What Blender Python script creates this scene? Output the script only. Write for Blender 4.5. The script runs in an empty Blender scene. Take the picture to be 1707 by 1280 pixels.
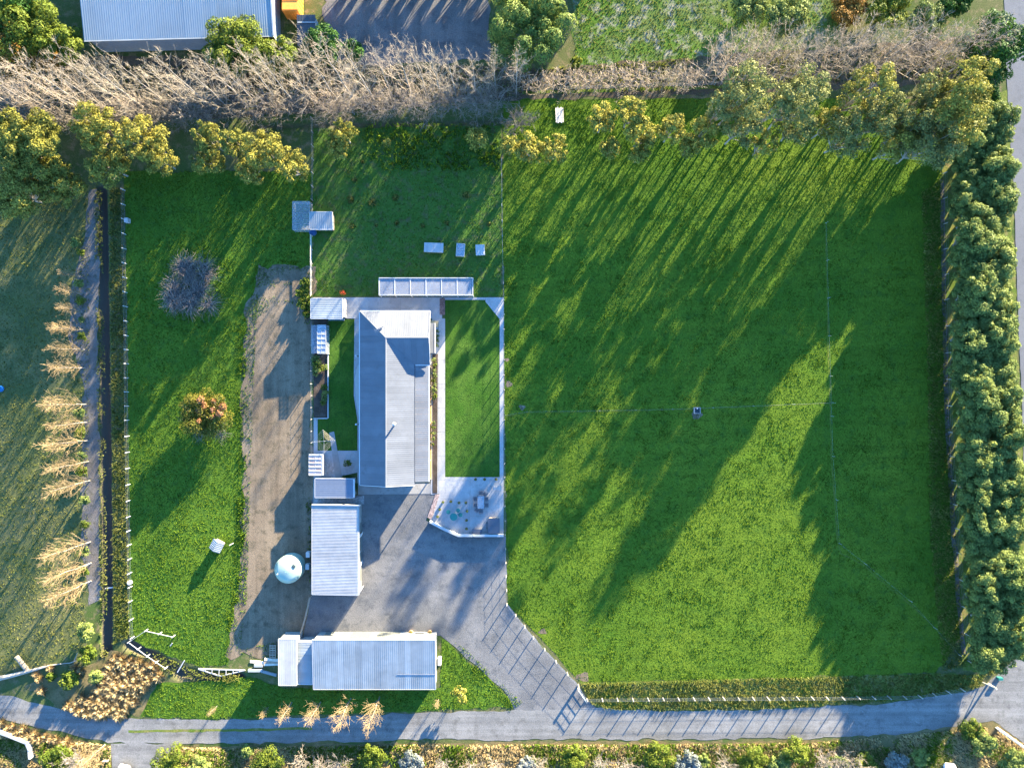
import bpy, bmesh, math, random
import numpy as np
from mathutils import Vector, Matrix

# ------------------------------------------------------------------ camera, sky, sun, exposure
scene = bpy.context.scene
COL = scene.collection
H = 95.0            # drone height above the ground, metres
S = 0.08            # metres on the ground per photograph pixel

cam_data = bpy.data.cameras.new('Camera')
cam_data.sensor_fit = 'HORIZONTAL'
cam_data.sensor_width = 36.0
cam_data.lens = 36.0 * H / (1707 * S)
cam_data.clip_start = 1.0
cam_data.clip_end = 6000.0
cam = bpy.data.objects.new('Camera', cam_data)
cam.location = (0, 0, H)
cam.rotation_euler = (0, 0, 0)
COL.objects.link(cam)
scene.camera = cam

SUN_EL = math.radians(10.5)
SUN_AZ = math.atan2(0.548, 0.8366)      # from +Y towards +X
SUN_DIR = Vector((math.sin(SUN_AZ) * math.cos(SUN_EL), math.cos(SUN_AZ) * math.cos(SUN_EL), math.sin(SUN_EL)))

world = bpy.data.worlds.new('World')
scene.world = world
world.use_nodes = True
wn = world.node_tree
wn.nodes.clear()
sky = wn.nodes.new('ShaderNodeTexSky')
sky.sky_type = 'NISHITA'
sky.sun_disc = False
sky.sun_elevation = SUN_EL
sky.sun_rotation = SUN_AZ
sky.air_density = 1.0
sky.dust_density = 0.0
sky.ozone_density = 5.5
bg = wn.nodes.new('ShaderNodeBackground')
bg.inputs['Strength'].default_value = 0.12
wo = wn.nodes.new('ShaderNodeOutputWorld')
wn.links.new(sky.outputs[0], bg.inputs[0])
wn.links.new(bg.outputs[0], wo.inputs[0])

sun_data = bpy.data.lights.new('Sun', 'SUN')
sun_data.energy = 5.0
sun_data.angle = math.radians(0.5)
sun_data.color = (1.0, 0.85, 0.6)
sun = bpy.data.objects.new('Sun', sun_data)
sun.rotation_euler = SUN_DIR.to_track_quat('Z', 'Y').to_euler()
sun.location = (40, 60, 40)
COL.objects.link(sun)

scene.view_settings.view_transform = 'Standard'
scene.view_settings.look = 'None'
scene.view_settings.gamma = 1.0
scene.view_settings.exposure = 3.3
scene.view_settings.use_curve_mapping = False
scene.cycles.max_bounces = 5
scene.cycles.diffuse_bounces = 3
scene.cycles.transparent_max_bounces = 8
scene.cycles.caustics_reflective = False
scene.cycles.caustics_refractive = False

# ------------------------------------------------------------------ helpers
def W(px, py, z=0.0):
    """photograph pixel -> world point at height z"""
    k = S * (H - z) / H
    return Vector(((px - 853.5) * k, (640.0 - py) * k, z))

def link(o, parent=None):
    COL.objects.link(o)
    if parent is not None:
        o.parent = parent
    return o

def tag(o, label=None, cat=None, group=None, kind=None):
    if label: o['label'] = label
    if cat: o['category'] = cat
    if group: o['group'] = group
    if kind: o['kind'] = kind
    return o

def empty(name, loc=(0, 0, 0), rz=0.0):
    o = bpy.data.objects.new(name, None)
    o.location = loc
    o.rotation_euler = (0, 0, rz)
    o.empty_display_size = 0.2
    return link(o)

def obj(name, me, parent=None, loc=None, rz=None):
    o = bpy.data.objects.new(name, me)
    if loc is not None: o.location = loc
    if rz is not None: o.rotation_euler = (0, 0, rz)
    return link(o, parent)

def copy_tree(src, parent=None):
    c = src.copy()
    link(c, parent)
    for ch in list(src.children):
        if ch is not c:
            copy_tree(ch, c)
    return c

class MB:
    """collects simple solids and makes ONE mesh out of them"""
    def __init__(self):
        self.v, self.f = [], []
    def add(self, vs, fs):
        n = len(self.v)
        self.v += [tuple(p) for p in vs]
        self.f += [tuple(i + n for i in f) for f in fs]
        return self
    def box(self, x0, x1, y0, y1, z0, z1):
        return self.add([(x0,y0,z0),(x1,y0,z0),(x1,y1,z0),(x0,y1,z0),(x0,y0,z1),(x1,y0,z1),(x1,y1,z1),(x0,y1,z1)],
                        [(3,2,1,0),(4,5,6,7),(0,1,5,4),(1,2,6,5),(2,3,7,6),(3,0,4,7)])
    def prism(self, pts, z0, z1):
        n = len(pts)
        a = sum(pts[i][0]*pts[(i+1)%n][1]-pts[(i+1)%n][0]*pts[i][1] for i in range(n))
        if a < 0: pts = pts[::-1]
        vs = [(p[0],p[1],z0) for p in pts] + [(p[0],p[1],z1) for p in pts]
        fs = [tuple(range(n-1,-1,-1)), tuple(range(n,2*n))] + [(i,(i+1)%n,(i+1)%n+n,i+n) for i in range(n)]
        return self.add(vs, fs)
    def extrude(self, top, vec):
        """3D polygon 'top' made solid by sliding it along vec"""
        n = len(top); vec = Vector(vec)
        vs = [tuple(Vector(p)) for p in top] + [tuple(Vector(p)+vec) for p in top]
        fs = [tuple(range(n)), tuple(range(2*n-1,n-1,-1))] + [((i+1)%n,i,i+n,(i+1)%n+n) for i in range(n)]
        return self.add(vs, fs)
    def tube(self, p0, p1, r0, r1=None, n=6, cap=True):
        p0, p1 = Vector(p0), Vector(p1)
        if r1 is None: r1 = r0
        d = (p1-p0)
        if d.length < 1e-6: return self
        d.normalize()
        a = d.orthogonal().normalized(); b = d.cross(a)
        vs = []
        for p, r in ((p0,r0),(p1,r1)):
            for k in range(n):
                t = 2*math.pi*k/n
                vs.append(p + a*(r*math.cos(t)) + b*(r*math.sin(t)))
        fs = [(k,(k+1)%n,(k+1)%n+n,k+n) for k in range(n)]
        if cap: fs += [tuple(range(n-1,-1,-1)), tuple(range(n,2*n))]
        return self.add(vs, fs)
    def lathe(self, prof, c=(0,0,0), n=24):
        """profile [(r,z)...] round the z axis"""
        vs, fs = [], []
        for r, z in prof:
            for k in range(n):
                t = 2*math.pi*k/n
                vs.append((c[0]+r*math.cos(t), c[1]+r*math.sin(t), c[2]+z))
        for i in range(len(prof)-1):
            for k in range(n):
                fs.append((i*n+k, i*n+(k+1)%n, (i+1)*n+(k+1)%n, (i+1)*n+k))
        fs.append(tuple(range(n-1,-1,-1)))
        m = (len(prof)-1)*n
        fs.append(tuple(range(m, m+n)))
        return self.add(vs, fs)
    def mesh(self, name, mat, smooth=False):
        me = bpy.data.meshes.new(name)
        me.from_pydata(self.v, [], self.f)
        me.materials.append(mat)
        if smooth:
            me.polygons.foreach_set('use_smooth', [True]*len(me.polygons))
        me.update()
        return me
    def build(self, name, mat, parent=None, smooth=False, bevel=0.0):
        o = obj(name, self.mesh(name, mat, smooth), parent)
        if bevel:
            b = o.modifiers.new('bevel', 'BEVEL'); b.width = bevel; b.segments = 2; b.limit_method = 'ANGLE'
        return o

def np_mesh(name, verts, faces, mat, tint=None):
    """verts (n,3), faces (m,k) all of one size, optional per-vertex tint 0..1"""
    me = bpy.data.meshes.new(name)
    n, (m, k) = len(verts), faces.shape
    me.vertices.add(n)
    me.vertices.foreach_set('co', np.ascontiguousarray(verts, dtype=np.float32).ravel())
    me.loops.add(m*k)
    me.loops.foreach_set('vertex_index', np.ascontiguousarray(faces, dtype=np.int32).ravel())
    me.polygons.add(m)
    me.polygons.foreach_set('loop_start', np.arange(0, m*k, k, dtype=np.int32))
    me.polygons.foreach_set('loop_total', np.full(m, k, dtype=np.int32))
    if tint is not None:
        a = me.attributes.new('tint', 'FLOAT', 'POINT')
        a.data.foreach_set('value', np.ascontiguousarray(tint, dtype=np.float32))
    me.materials.append(mat)
    me.update(calc_edges=True)
    me.validate()
    return me

# lattice value noise for layout work
_lat = np.random.RandomState(7).rand(256, 256)
def vnoise(x, y):
    x = np.asarray(x, float); y = np.asarray(y, float)
    xi = np.floor(x).astype(int); yi = np.floor(y).astype(int)
    fx = x-xi; fy = y-yi
    fx = fx*fx*(3-2*fx); fy = fy*fy*(3-2*fy)
    a = _lat[xi%256, yi%256]; b = _lat[(xi+1)%256, yi%256]
    c = _lat[xi%256, (yi+1)%256]; d = _lat[(xi+1)%256, (yi+1)%256]
    return (a*(1-fx)+b*fx)*(1-fy)+(c*(1-fx)+d*fx)*fy
def fbm(x, y):
    return (vnoise(x,y)*0.55+vnoise(x*2.1+5,y*2.1+9)*0.3+vnoise(x*4.3+31,y*4.3+17)*0.15)

def inside(poly, x, y):
    r = np.zeros(len(x), bool)
    n = len(poly)
    for i in range(n):
        x1, y1 = poly[i][:2]; x2, y2 = poly[(i+1)%n][:2]
        if y1 == y2: continue
        c = ((y1 > y) != (y2 > y)) & (x < (x2-x1)*(y-y1)/(y2-y1)+x1)
        r ^= c
    return r

# ------------------------------------------------------------------ materials
class NT:
    def __init__(self, name):
        self.m = bpy.data.materials.new(name)
        self.m.use_nodes = True
        self.t = self.m.node_tree
        self.t.nodes.clear()
        self.out = self.t.nodes.new('ShaderNodeOutputMaterial')
    def n(self, kind, **kw):
        x = self.t.nodes.new(kind)
        for k, v in kw.items():
            if k in x.inputs.keys(): x.inputs[k].default_value = v
            else: setattr(x, k, v)
        return x
    def l(self, a, b): self.t.links.new(a, b)
    def mix(self, fac, a, b, blend='MIX'):
        x = self.t.nodes.new('ShaderNodeMix'); x.data_type = 'RGBA'; x.blend_type = blend
        for sock, val in ((x.inputs[0], fac), (x.inputs[6], a), (x.inputs[7], b)):
            if hasattr(val, 'is_linked'): self.l(val, sock)
            elif isinstance(val, (int, float)): sock.default_value = val
            else: sock.default_value = (*val, 1)
        return x.outputs[2]
    def noise(self, vec, scale, detail=3.0, rough=0.6):
        x = self.n('ShaderNodeTexNoise'); x.inputs['Scale'].default_value = scale
        x.inputs['Detail'].default_value = detail; x.inputs['Roughness'].default_value = rough
        self.l(vec, x.inputs['Vector'])
        return x.outputs[0]
    def ramp(self, fac, lo, hi):
        x = self.n('ShaderNodeMapRange'); x.inputs['From Min'].default_value = lo; x.inputs['From Max'].default_value = hi
        x.clamp = True
        self.l(fac, x.inputs['Value'])
        return x.outputs['Result']

def ground_mat(name, c1, c2, c3=None, s1=0.25, s2=2.5, s3=9.0, rough=0.95, bump=0.3, cut=(0.42, 0.62), bdist=0.05, fine=0.25, stretch=None, streak=0.0):
    """three-scale mottled ground: large patches c1/c2, medium c3 spots, fine grain and relief"""
    t = NT(name)
    pos = t.n('ShaderNodeNewGeometry').outputs['Position']
    a = t.ramp(t.noise(pos, s1, 4), *cut)
    col = t.mix(a, c1, c2)
    if c3 is not None:
        b = t.ramp(t.noise(pos, s2, 4, 0.7), 0.5, 0.68)
        col = t.mix(b, col, c3)
    if stretch:
        mp = t.n('ShaderNodeMapping'); mp.inputs['Scale'].default_value = (*stretch, 1)
        t.l(pos, mp.inputs['Vector'])
        sk = t.ramp(t.noise(mp.outputs[0], 1.0, 3, 0.6), 0.3, 0.7)
        col = t.mix(1.0, col, t.mix(sk, tuple([1-streak]*3), tuple([1+streak]*3)), 'MULTIPLY')
    g = t.noise(pos, s3, 3, 0.7)
    gr = t.ramp(g, 0.25, 0.75)
    dark = t.mix(gr, tuple([1-fine*1.6]*3), tuple([1+fine]*3))
    col = t.mix(1.0, col, dark, 'MULTIPLY')
    p = t.n('ShaderNodeBsdfPrincipled', Roughness=rough)
    p.inputs['Specular IOR Level'].default_value = 0.08
    t.l(col, p.inputs['Base Color'])
    if bump:
        bn = t.n('ShaderNodeBump'); bn.inputs['Strength'].default_value = bump; bn.inputs['Distance'].default_value = bdist
        t.l(g, bn.inputs['Height']); t.l(bn.outputs[0], p.inputs['Normal'])
    t.l(p.outputs[0], t.out.inputs[0])
    return t.m

def paint(name, c, rough=0.6, metal=0.0, var=0.12, scale=3.0, bump=0.0, spots=None, spot_cut=(0.6,0.72), spot_scale=1.2, spec=0.4, rnd=0.12):
    """painted / metal / timber object surface with wear, grain and a little change from piece to piece"""
    t = NT(name)
    tc = t.n('ShaderNodeTexCoord').outputs['Object']
    oi = t.n('ShaderNodeObjectInfo').outputs['Random']
    ns = t.noise(tc, scale, 4)
    col = t.mix(t.ramp(ns, 0.3, 0.7), tuple(max(0,x*(1-var)) for x in c), tuple(min(1,x*(1+var)) for x in c))
    lo = t.mix(oi, tuple([1-rnd]*3), tuple([1+rnd*0.5]*3))
    col = t.mix(1.0, col, lo, 'MULTIPLY')
    if spots is not None:
        col = t.mix(t.ramp(t.noise(tc, spot_scale, 5, 0.7), *spot_cut), col, spots)
    p = t.n('ShaderNodeBsdfPrincipled', Roughness=rough, Metallic=metal)
    p.inputs['Specular IOR Level'].default_value = spec
    t.l(col, p.inputs['Base Color'])
    if bump:
        bn = t.n('ShaderNodeBump'); bn.inputs['Strength'].default_value = bump; bn.inputs['Distance'].default_value = 0.02
        t.l(ns, bn.inputs['Height']); t.l(bn.outputs[0], p.inputs['Normal'])
    t.l(p.outputs[0], t.out.inputs[0])
    return t.m

def leaf_mat(name, dark, light, trans=0.3, rnd=0.25, rough=0.6):
    """leaf, blade or twig faces: colour goes from dark to light with the per-leaf 'tint'"""
    t = NT(name)
    at = t.n('ShaderNodeAttribute'); at.attribute_name = 'tint'
    oi = t.n('ShaderNodeObjectInfo').outputs['Random']
    col = t.mix(at.outputs['Fac'], dark, light)
    lo = t.mix(oi, (1-rnd, 1-rnd*0.8, 1-rnd), (1+rnd*0.5, 1+rnd*0.3, 1.0))
    col = t.mix(1.0, col, lo, 'MULTIPLY')
    p = t.n('ShaderNodeBsdfPrincipled', Roughness=rough)
    p.inputs['Specular IOR Level'].default_value = 0.1
    t.l(col, p.inputs['Base Color'])
    if trans > 0:
        tr = t.n('ShaderNodeBsdfTranslucent')
        t.l(col, tr.inputs['Color'])
        mx = t.n('ShaderNodeMixShader'); mx.inputs[0].default_value = trans
        t.l(p.outputs[0], mx.inputs[1]); t.l(tr.outputs[0], mx.inputs[2])
        t.l(mx.outputs[0], t.out.inputs[0])
    else:
        t.l(p.outputs[0], t.out.inputs[0])
    return t.m

def clear_mat(name, c, alpha=0.35, rough=0.15):
    """clear or frosted plastic / glass sheet: part of the light goes straight through"""
    t = NT(name)
    p = t.n('ShaderNodeBsdfPrincipled', Roughness=rough)
    p.inputs['Base Color'].default_value = (*c, 1)
    tr = t.n('ShaderNodeBsdfTransparent'); tr.inputs[0].default_value = (0.95, 0.97, 1, 1)
    mx = t.n('ShaderNodeMixShader'); mx.inputs[0].default_value = alpha
    t.l(tr.outputs[0], mx.inputs[1]); t.l(p.outputs[0], mx.inputs[2]); t.l(mx.outputs[0], t.out.inputs[0])
    return t.m

M = {}
def _ditchy(m):
    nt=m.node_tree; p=next(n for n in nt.nodes if n.type=='BSDF_PRINCIPLED'); src=p.inputs['Base Color'].links[0].from_socket
    g=nt.nodes.new('ShaderNodeNewGeometry'); sx=nt.nodes.new('ShaderNodeSeparateXYZ'); nt.links.new(g.outputs['Position'],sx.inputs[0])
    mr=nt.nodes.new('ShaderNodeMapRange'); mr.inputs['From Min'].default_value=-.05; mr.inputs['From Max'].default_value=-.4; nt.links.new(sx.outputs['Z'],mr.inputs['Value'])
    mx=nt.nodes.new('ShaderNodeMix'); mx.data_type='RGBA'; nt.links.new(mr.outputs[0],mx.inputs[0]); nt.links.new(src,mx.inputs[6]); mx.inputs[7].default_value=(.080,.064,.048,1)
    nt.links.new(mx.outputs[2],p.inputs['Base Color'])
M['ground'] = ground_mat('rough_pasture', (0.055,0.085,0.022), (0.10,0.10,0.04), (0.16,0.13,0.07), s1=0.12, s2=0.9, s3=7, bump=0.6)
_ditchy(M['ground'])
M['paddock'] = ground_mat('paddock_turf', (0.054,0.110,0.009), (0.104,0.150,0.013), (0.050,0.098,0.011), s1=0.055, s2=0.7, s3=5, bump=0.9, bdist=0.07, fine=0.28, stretch=(0.05,0.9), streak=0.12, cut=(0.34,0.68))
M['paddock_left'] = ground_mat('left_paddock_turf', (0.048,0.106,0.011), (0.084,0.142,0.013), (0.040,0.086,0.013), s1=0.10, s2=0.8, s3=5, bump=0.9, bdist=0.07, cut=(0.36,0.66), stretch=(0.6,0.08), streak=0.10)
M['paddock_back'] = ground_mat('back_garden_turf', (0.048,0.105,0.016), (0.060,0.115,0.020), (0.085,0.090,0.035), s1=0.2, s2=0.9, s3=6, bump=0.7)
M['paddock_top'] = ground_mat('weedy_turf', (0.060,0.120,0.014), (0.085,0.120,0.030), (0.24,0.22,0.17), s1=0.15, s2=0.55, s3=5, bump=0.8)
M['lawn'] = ground_mat('mown_lawn', (0.036,0.092,0.010), (0.060,0.118,0.016), (0.026,0.070,0.010), s1=0.35, s2=1.4, s3=8, bump=0.9, bdist=0.05, fine=0.32, stretch=(1.4,0.08), streak=0.10)
M['field_left'] = ground_mat('thin_field_turf', (0.085,0.098,0.032), (0.130,0.122,0.048), (0.062,0.078,0.028), s1=0.12, s2=0.5, s3=5, bump=0.6)
M['dirt'] = ground_mat('bare_dirt', (0.140,0.106,0.070), (0.205,0.158,0.105), (0.095,0.080,0.052), s1=0.16, s2=0.8, s3=9, bump=0.6, cut=(0.34,0.68), stretch=(1.1,0.06), streak=0.22)
M['gravel'] = ground_mat('driveway_gravel', (0.115,0.115,0.113), (0.185,0.178,0.168), (0.090,0.094,0.096), s1=0.13, s2=0.6, s3=10, bump=0.8, cut=(0.34,0.68), stretch=(0.25,0.6), streak=0.12)
M['lane'] = ground_mat('lane_gravel', (0.150,0.147,0.138), (0.215,0.208,0.192), (0.125,0.122,0.112), s1=0.2, s2=0.7, s3=9, bump=0.5, cut=(0.34,0.68), stretch=(0.04,1.1), streak=0.22)
M['road'] = ground_mat('old_chip_seal', (0.133,0.136,0.143), (0.150,0.154,0.158), (0.119,0.122,0.126), s1=0.1, s2=0.7, s3=12, bump=0.2, fine=0.12)
M['yard'] = ground_mat('worn_asphalt', (0.105,0.100,0.092), (0.155,0.145,0.130), (0.080,0.078,0.075), s1=0.12, s2=0.5, s3=7, bump=0.6, cut=(0.34,0.68), stretch=(0.6,0.08), streak=0.2)
M['litter'] = ground_mat('leaf_litter', (0.085,0.065,0.042), (0.12,0.095,0.06), (0.06,0.07,0.03), s1=0.3, s2=1.0, s3=7, bump=0.7)
M['bark'] = ground_mat('grey_soil_strip', (0.128,0.112,0.098), (0.165,0.150,0.135), (0.083,0.075,0.053), s1=0.3, s2=1.2, s3=8, bump=0.7)
M['ditch'] = ground_mat('wet_ditch_earth', (0.022,0.020,0.018), (0.035,0.03,0.022), s3=8, bump=0.5)
M['verge'] = ground_mat('grass_verge', (0.080,0.125,0.018), (0.145,0.150,0.040), (0.19,0.16,0.070), s1=0.3, s2=0.9, s3=6, bump=0.8)
M['dry'] = ground_mat('dry_grass_ground', (0.160,0.124,0.060), (0.104,0.096,0.040), (0.064,0.072,0.024), s1=0.4, s2=1.2, s3=7, bump=0.8)
M['worn'] = ground_mat('worn_grass_line', (0.085,0.125,0.018), (0.115,0.125,0.030), s1=0.8, s3=8, bump=0.5)
M['concrete'] = ground_mat('pale_concrete', (0.295,0.29,0.283), (0.345,0.338,0.325), (0.265,0.26,0.252), s1=0.5, s2=1.2, s3=10, bump=0.15, fine=0.10)
M['concrete_old'] = ground_mat('older_concrete', (0.245,0.238,0.223), (0.288,0.277,0.259), (0.209,0.202,0.187), s1=0.5, s2=1.5, s3=14, bump=0.2, fine=0.1)
M['pebble'] = ground_mat('white_pebble', (0.300,0.292,0.277), (0.413,0.398,0.375), (0.165,0.158,0.150), s1=3, s2=5, s3=16, bump=1.0)
M['soil'] = ground_mat('garden_soil', (0.055,0.042,0.032), (0.085,0.065,0.05), s1=1, s3=9, bump=0.7)
M['brick'] = paint('clay_brick', (0.22,0.12,0.095), 0.85, rnd=0.5)
M['brick_pale'] = paint('pale_brick', (0.38,0.27,0.225), 0.85, rnd=0.45)
# ------------------------------------------------------------------ the setting
def px_poly(pts):
    return [tuple(W(*p)[:2]) for p in pts]

DITCHES = [px_poly([(168,318),(171,420),(172,520),(174,640),(176,760),(177,880),(178,1000),(177,1095)]),
           px_poly([(215,1075),(262,1098),(300,1122),(345,1130),(400,1130)]),
           px_poly([(430,212),(520,208),(640,208),(740,205),(832,203)])]
DITCH_HALF = [0.55, 0.5, 0.22]
DITCH_DEEP = [0.8, 0.6, 0.28]

def make_ground():
    xs = np.concatenate([[-2500,-900,-300,-130,-90], np.arange(-74,-60,0.35), np.arange(-60,-48,0.2), np.arange(-48,74.01,0.35), [90,130,300,900,2500]])
    ys = np.concatenate([[-2500,-900,-300,-110,-75], np.arange(-56,56.01,0.35), [75,110,300,900,2500]])
    X, Y = np.meshgrid(xs, ys, indexing='ij')
    Z = np.zeros_like(X)
    for line, hw, dp in zip(DITCHES, DITCH_HALF, DITCH_DEEP):
        d = np.full(X.shape, 1e9)
        for (x1,y1),(x2,y2) in zip(line[:-1], line[1:]):
            L2 = (x2-x1)**2+(y2-y1)**2
            t = np.clip(((X-x1)*(x2-x1)+(Y-y1)*(y2-y1))/L2, 0, 1)
            d = np.minimum(d, np.hypot(X-(x1+t*(x2-x1)), Y-(y1+t*(y2-y1))))
        prof = np.clip((hw+0.45-d)/0.85, 0, 1)
        Z -= dp*prof*prof*(3-2*prof)
    ix = np.arange(len(xs)*len(ys)).reshape(len(xs), len(ys))
    F = np.stack([ix[:-1,:-1], ix[1:,:-1], ix[1:,1:], ix[:-1,1:]], -1).reshape(-1,4)
    V = np.stack([X,Y,Z], -1).reshape(-1,3)
    me = np_mesh('ground', V, F, M['ground'])
    o = obj('ground', me); tag(o, kind='structure')
make_ground()

def sheet(name, pts, z, mat, jit=0.0, step=0.7, seed=0, thick=None):
    """flat ground cover with a natural, slightly ragged outline (pixel outline -> metres)"""
    P = px_poly(pts)
    out = []
    n = len(P)
    for i in range(n):
        a, b = Vector(P[i]), Vector(P[(i+1)%n])
        k = max(1, int((b-a).length/step)) if jit else 1
        for j in range(k):
            p = a.lerp(b, j/k)
            if jit:
                u = float(vnoise([p.x*0.9+seed*13.7],[p.y*0.9+3.1])[0])-0.5
                w = float(vnoise([p.x*0.9+71.3],[p.y*0.9+seed*9.1])[0])-0.5
                u2 = (float(vnoise([p.x*3+seed*1.7],[p.y*3+13.1])[0])-0.5)*(0.6 if jit < 0.36 else 0.0)
                p = p+Vector((u*2+u2, w*2-u2))*jit
            out.append((p.x, p.y))
    area = sum(out[i][0]*out[(i+1)%len(out)][1]-out[(i+1)%len(out)][0]*out[i][1] for i in range(len(out)))
    if area < 0: out = out[::-1]
    if thick:
        mb = MB().prism(out, z-thick, z)
    else:
        mb = MB().add([(x,y,z) for x,y in out], [tuple(range(len(out)))])
    o = mb.build(name, mat)
    tag(o, kind='structure')
    return o

def strip_poly(pts, w):
    """centre line in pixels -> outline in pixels with half width w"""
    l, r = [], []
    for i, p in enumerate(pts):
        a = Vector(pts[max(0,i-1)][:2]); b = Vector(pts[min(len(pts)-1,i+1)][:2])
        d = (b-a).normalized(); nrm = Vector((-d.y, d.x))
        l.append(tuple(Vector(p)+nrm*w)); r.append(tuple(Vector(p)-nrm*w))
    return l+r[::-1]

PADDOCK = [(838,165),(1200,165),(1540,165),(1572,260),(1576,420),(1580,700),(1590,900),(1602,1060),(1560,1120),(1450,1128),(1200,1132),(970,1137),(905,1068),(846,1006),(842,700),(838,420)]
BACK = [(523,215),(836,210),(837,494),(521,494)]
LEFTP = [(209,285),(521,285),(521,450),(470,452),(425,480),(407,560),(402,700),(408,800),(405,900),(398,980),(384,1050),(380,1108),(330,1112),(262,1085),(215,1062),(214,800),(211,520)]
FIELDL = [(-120,330),(150,330),(150,600),(146,900),(140,1080),(60,1110),(-120,1130)]
TOPP = [(948,-60),(1400,-60),(1400,95),(1160,118),(960,118)]
VERGE_S = [(235,1196),(262,1140),(420,1128),(470,1145),(735,1148),(735,1062),(770,1092),(820,1132),(862,1178),(700,1184),(380,1196)]
VERGE_E = [(968,1138),(1200,1132),(1560,1122),(1640,1125),(1632,1146),(1480,1168),(1290,1180),(1100,1183),(1010,1182),(985,1172)]

sheet('field', FIELDL, 0.006, M['field_left'], 0.5, seed=1)
sheet('paddock', PADDOCK, 0.010, M['paddock'], 0.25, seed=2)
sheet('back_garden_turf', BACK, 0.008, M['paddock_back'], 0.15, seed=3)
sheet('side_paddock', LEFTP, 0.012, M['paddock_left'], 0.35, seed=4)
sheet('far_paddock', TOPP, 0.008, M['paddock_top'], 0.4, seed=5)
sheet('leaf_litter_strip', [(-120,95),(320,95),(520,105),(900,115),(1650,60),(1660,140),(1150,160),(880,166),(520,190),(130,205),(-120,215)], 0.016, M['litter'], 0.4, seed=6)
sheet('dirt_track', [(430,445),(521,445),(521,620),(521,830),(519,990),(505,1060),(455,1092),(378,1094),(386,1040),(400,960),(407,800),(404,640),(410,520)], 0.020, M['dirt'], 0.6, seed=7)
sheet('soil_strip', [(150,315),(164,315),(165,640),(168,1000),(150,1010),(135,900),(140,640),(115,560),(120,470),(140,400)], 0.018, M['bark'], 0.3, seed=8)
sheet('ditch_bank', [(183,315),(207,315),(212,640),(214,900),(217,1060),(190,1075),(188,800),(184,500)], 0.014, M['ground'], 0.25, seed=9)
sheet('grass_verge', VERGE_S, 0.016, M['paddock_left'], 0.25, seed=10)
sheet('roadside_verge', VERGE_E, 0.016, M['verge'], 0.25, seed=11)
sheet('dry_roadside', [(-120,1206),(0,1200),(80,1222),(180,1240),(380,1243),(700,1236),(1000,1236),(1350,1234),(1600,1210),(1660,1200),(1707,1235),(1800,1300),(1800,1420),(-120,1420)], 0.012, M['dry'], 0.3, seed=12)
sheet('dry_corner', [(40,1140),(150,1110),(190,1085),(262,1100),(272,1140),(235,1190),(100,1180)], 0.014, M['dry'], 0.5, seed=13)
sheet('hedge_floor', [(1566,170),(1680,150),(1690,400),(1700,700),(1712,900),(1712,1060),(1650,1118),(1606,1120),(1600,1000),(1580,600)], 0.018, M['verge'], 0.3, seed=14)
sheet('far_yard', [(540,-60),(815,-60),(820,100),(640,110),(540,95)], 0.020, M['yard'], 0.4, seed=15)
sheet('gravel_yard', [(519,840),(519,832),(606,823),(724,822),(712,868),(764,893),(841,894),(844,1004),(886,1058),(964,1142),(986,1176),(1000,1184),(860,1188),(852,1165),(815,1128),(770,1088),(736,1060),(505,1060),(519,992)], 0.022, M['gravel'], 0.2, seed=16)
LANE = [(-120,1120),(0,1157),(100,1181),(230,1198),(380,1199),(700,1188),(860,1184),(985,1180),(1100,1184),(1290,1182),(1480,1172),(1600,1155),(1640,1143),
        (1668,1120),(1707,1086),(1800,1000),(1800,1290),(1760,1285),(1690,1225),(1655,1203),(1620,1206),(1500,1222),(1350,1230),(1000,1232),(700,1232),(380,1239),(240,1238),(180,1236),(80,1216),(0,1197),(-120,1160)]
sheet('lane', LANE, 0.026, M['lane'], 0.22, seed=17)
sheet('grass_median', strip_poly([(215,1218),(300,1217),(420,1216),(520,1213)], 2.2), 0.030, M['verge'], 0.12, seed=18)
sheet('parking_bay', [(185,1236),(300,1240),(262,1280),(262,1420),(185,1420)], 0.028, M['lane'], 0.2, seed=19)
ROAD = [(1668,-200),(1676,90),(1682,220),(1690,320),(1696,500),(1702,640),(1706,760),(1712,900),(1716,1000),(1706,1082),(1740,1120),(1900,1120),(1900,-200)]
sheet('road', ROAD, 0.034, M['road'], 0.06, seed=20)

WORN=[]
# worn lines of pale grass under the electric fence wires
for i, (pts, w) in enumerate([([(843,694),(875,688),(1100,684),(1388,672)], .7), ([(1376,372),(1380,560),(1386,760),(1396,900),(1402,922)], .9),
                              ([(1402,922),(1440,942),(1520,1010),(1600,1085)], .7)]):
    WORN.append(strip_poly(pts, w*0.9))
    sheet('worn_grass_line', strip_poly(pts, w), 0.016, M['worn'], 0.06, seed=30+i)
for i, (pts, w) in enumerate([([(1570,300),(1574,500),(1578,700),(1590,900),(1606,1090)], 3.5)]):
    sheet('grey_track_line', strip_poly(pts, w), 0.020, M['bark'], 0.12, seed=34+i)
sheet('dry_grass_line', strip_poly([(870,156),(1000,151),(1150,147),(1230,144)], 2.5), 0.024, M['worn'], 0.15, seed=40)
sheet('dry_grass_line', strip_poly([(968,1138),(1200,1135),(1380,1134)], 2.2), 0.024, M['worn'], 0.15, seed=41)

for i,(px,py,r) in enumerate(((848,640,5),(1161,692,7),(870,678,4),(845,600,3),(972,1128,9),(905,1052,5),(524,470,4))):
    sheet('bare_patch', [(px+r*1.3*math.cos(a*.7)*(1+.3*math.sin(a*2.3+i)), py+r*math.sin(a*.7)*(1+.25*math.cos(a*1.9+i))) for a in range(9)], 0.018, M['dirt'], 0.12, step=.3, seed=50+i)
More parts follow.
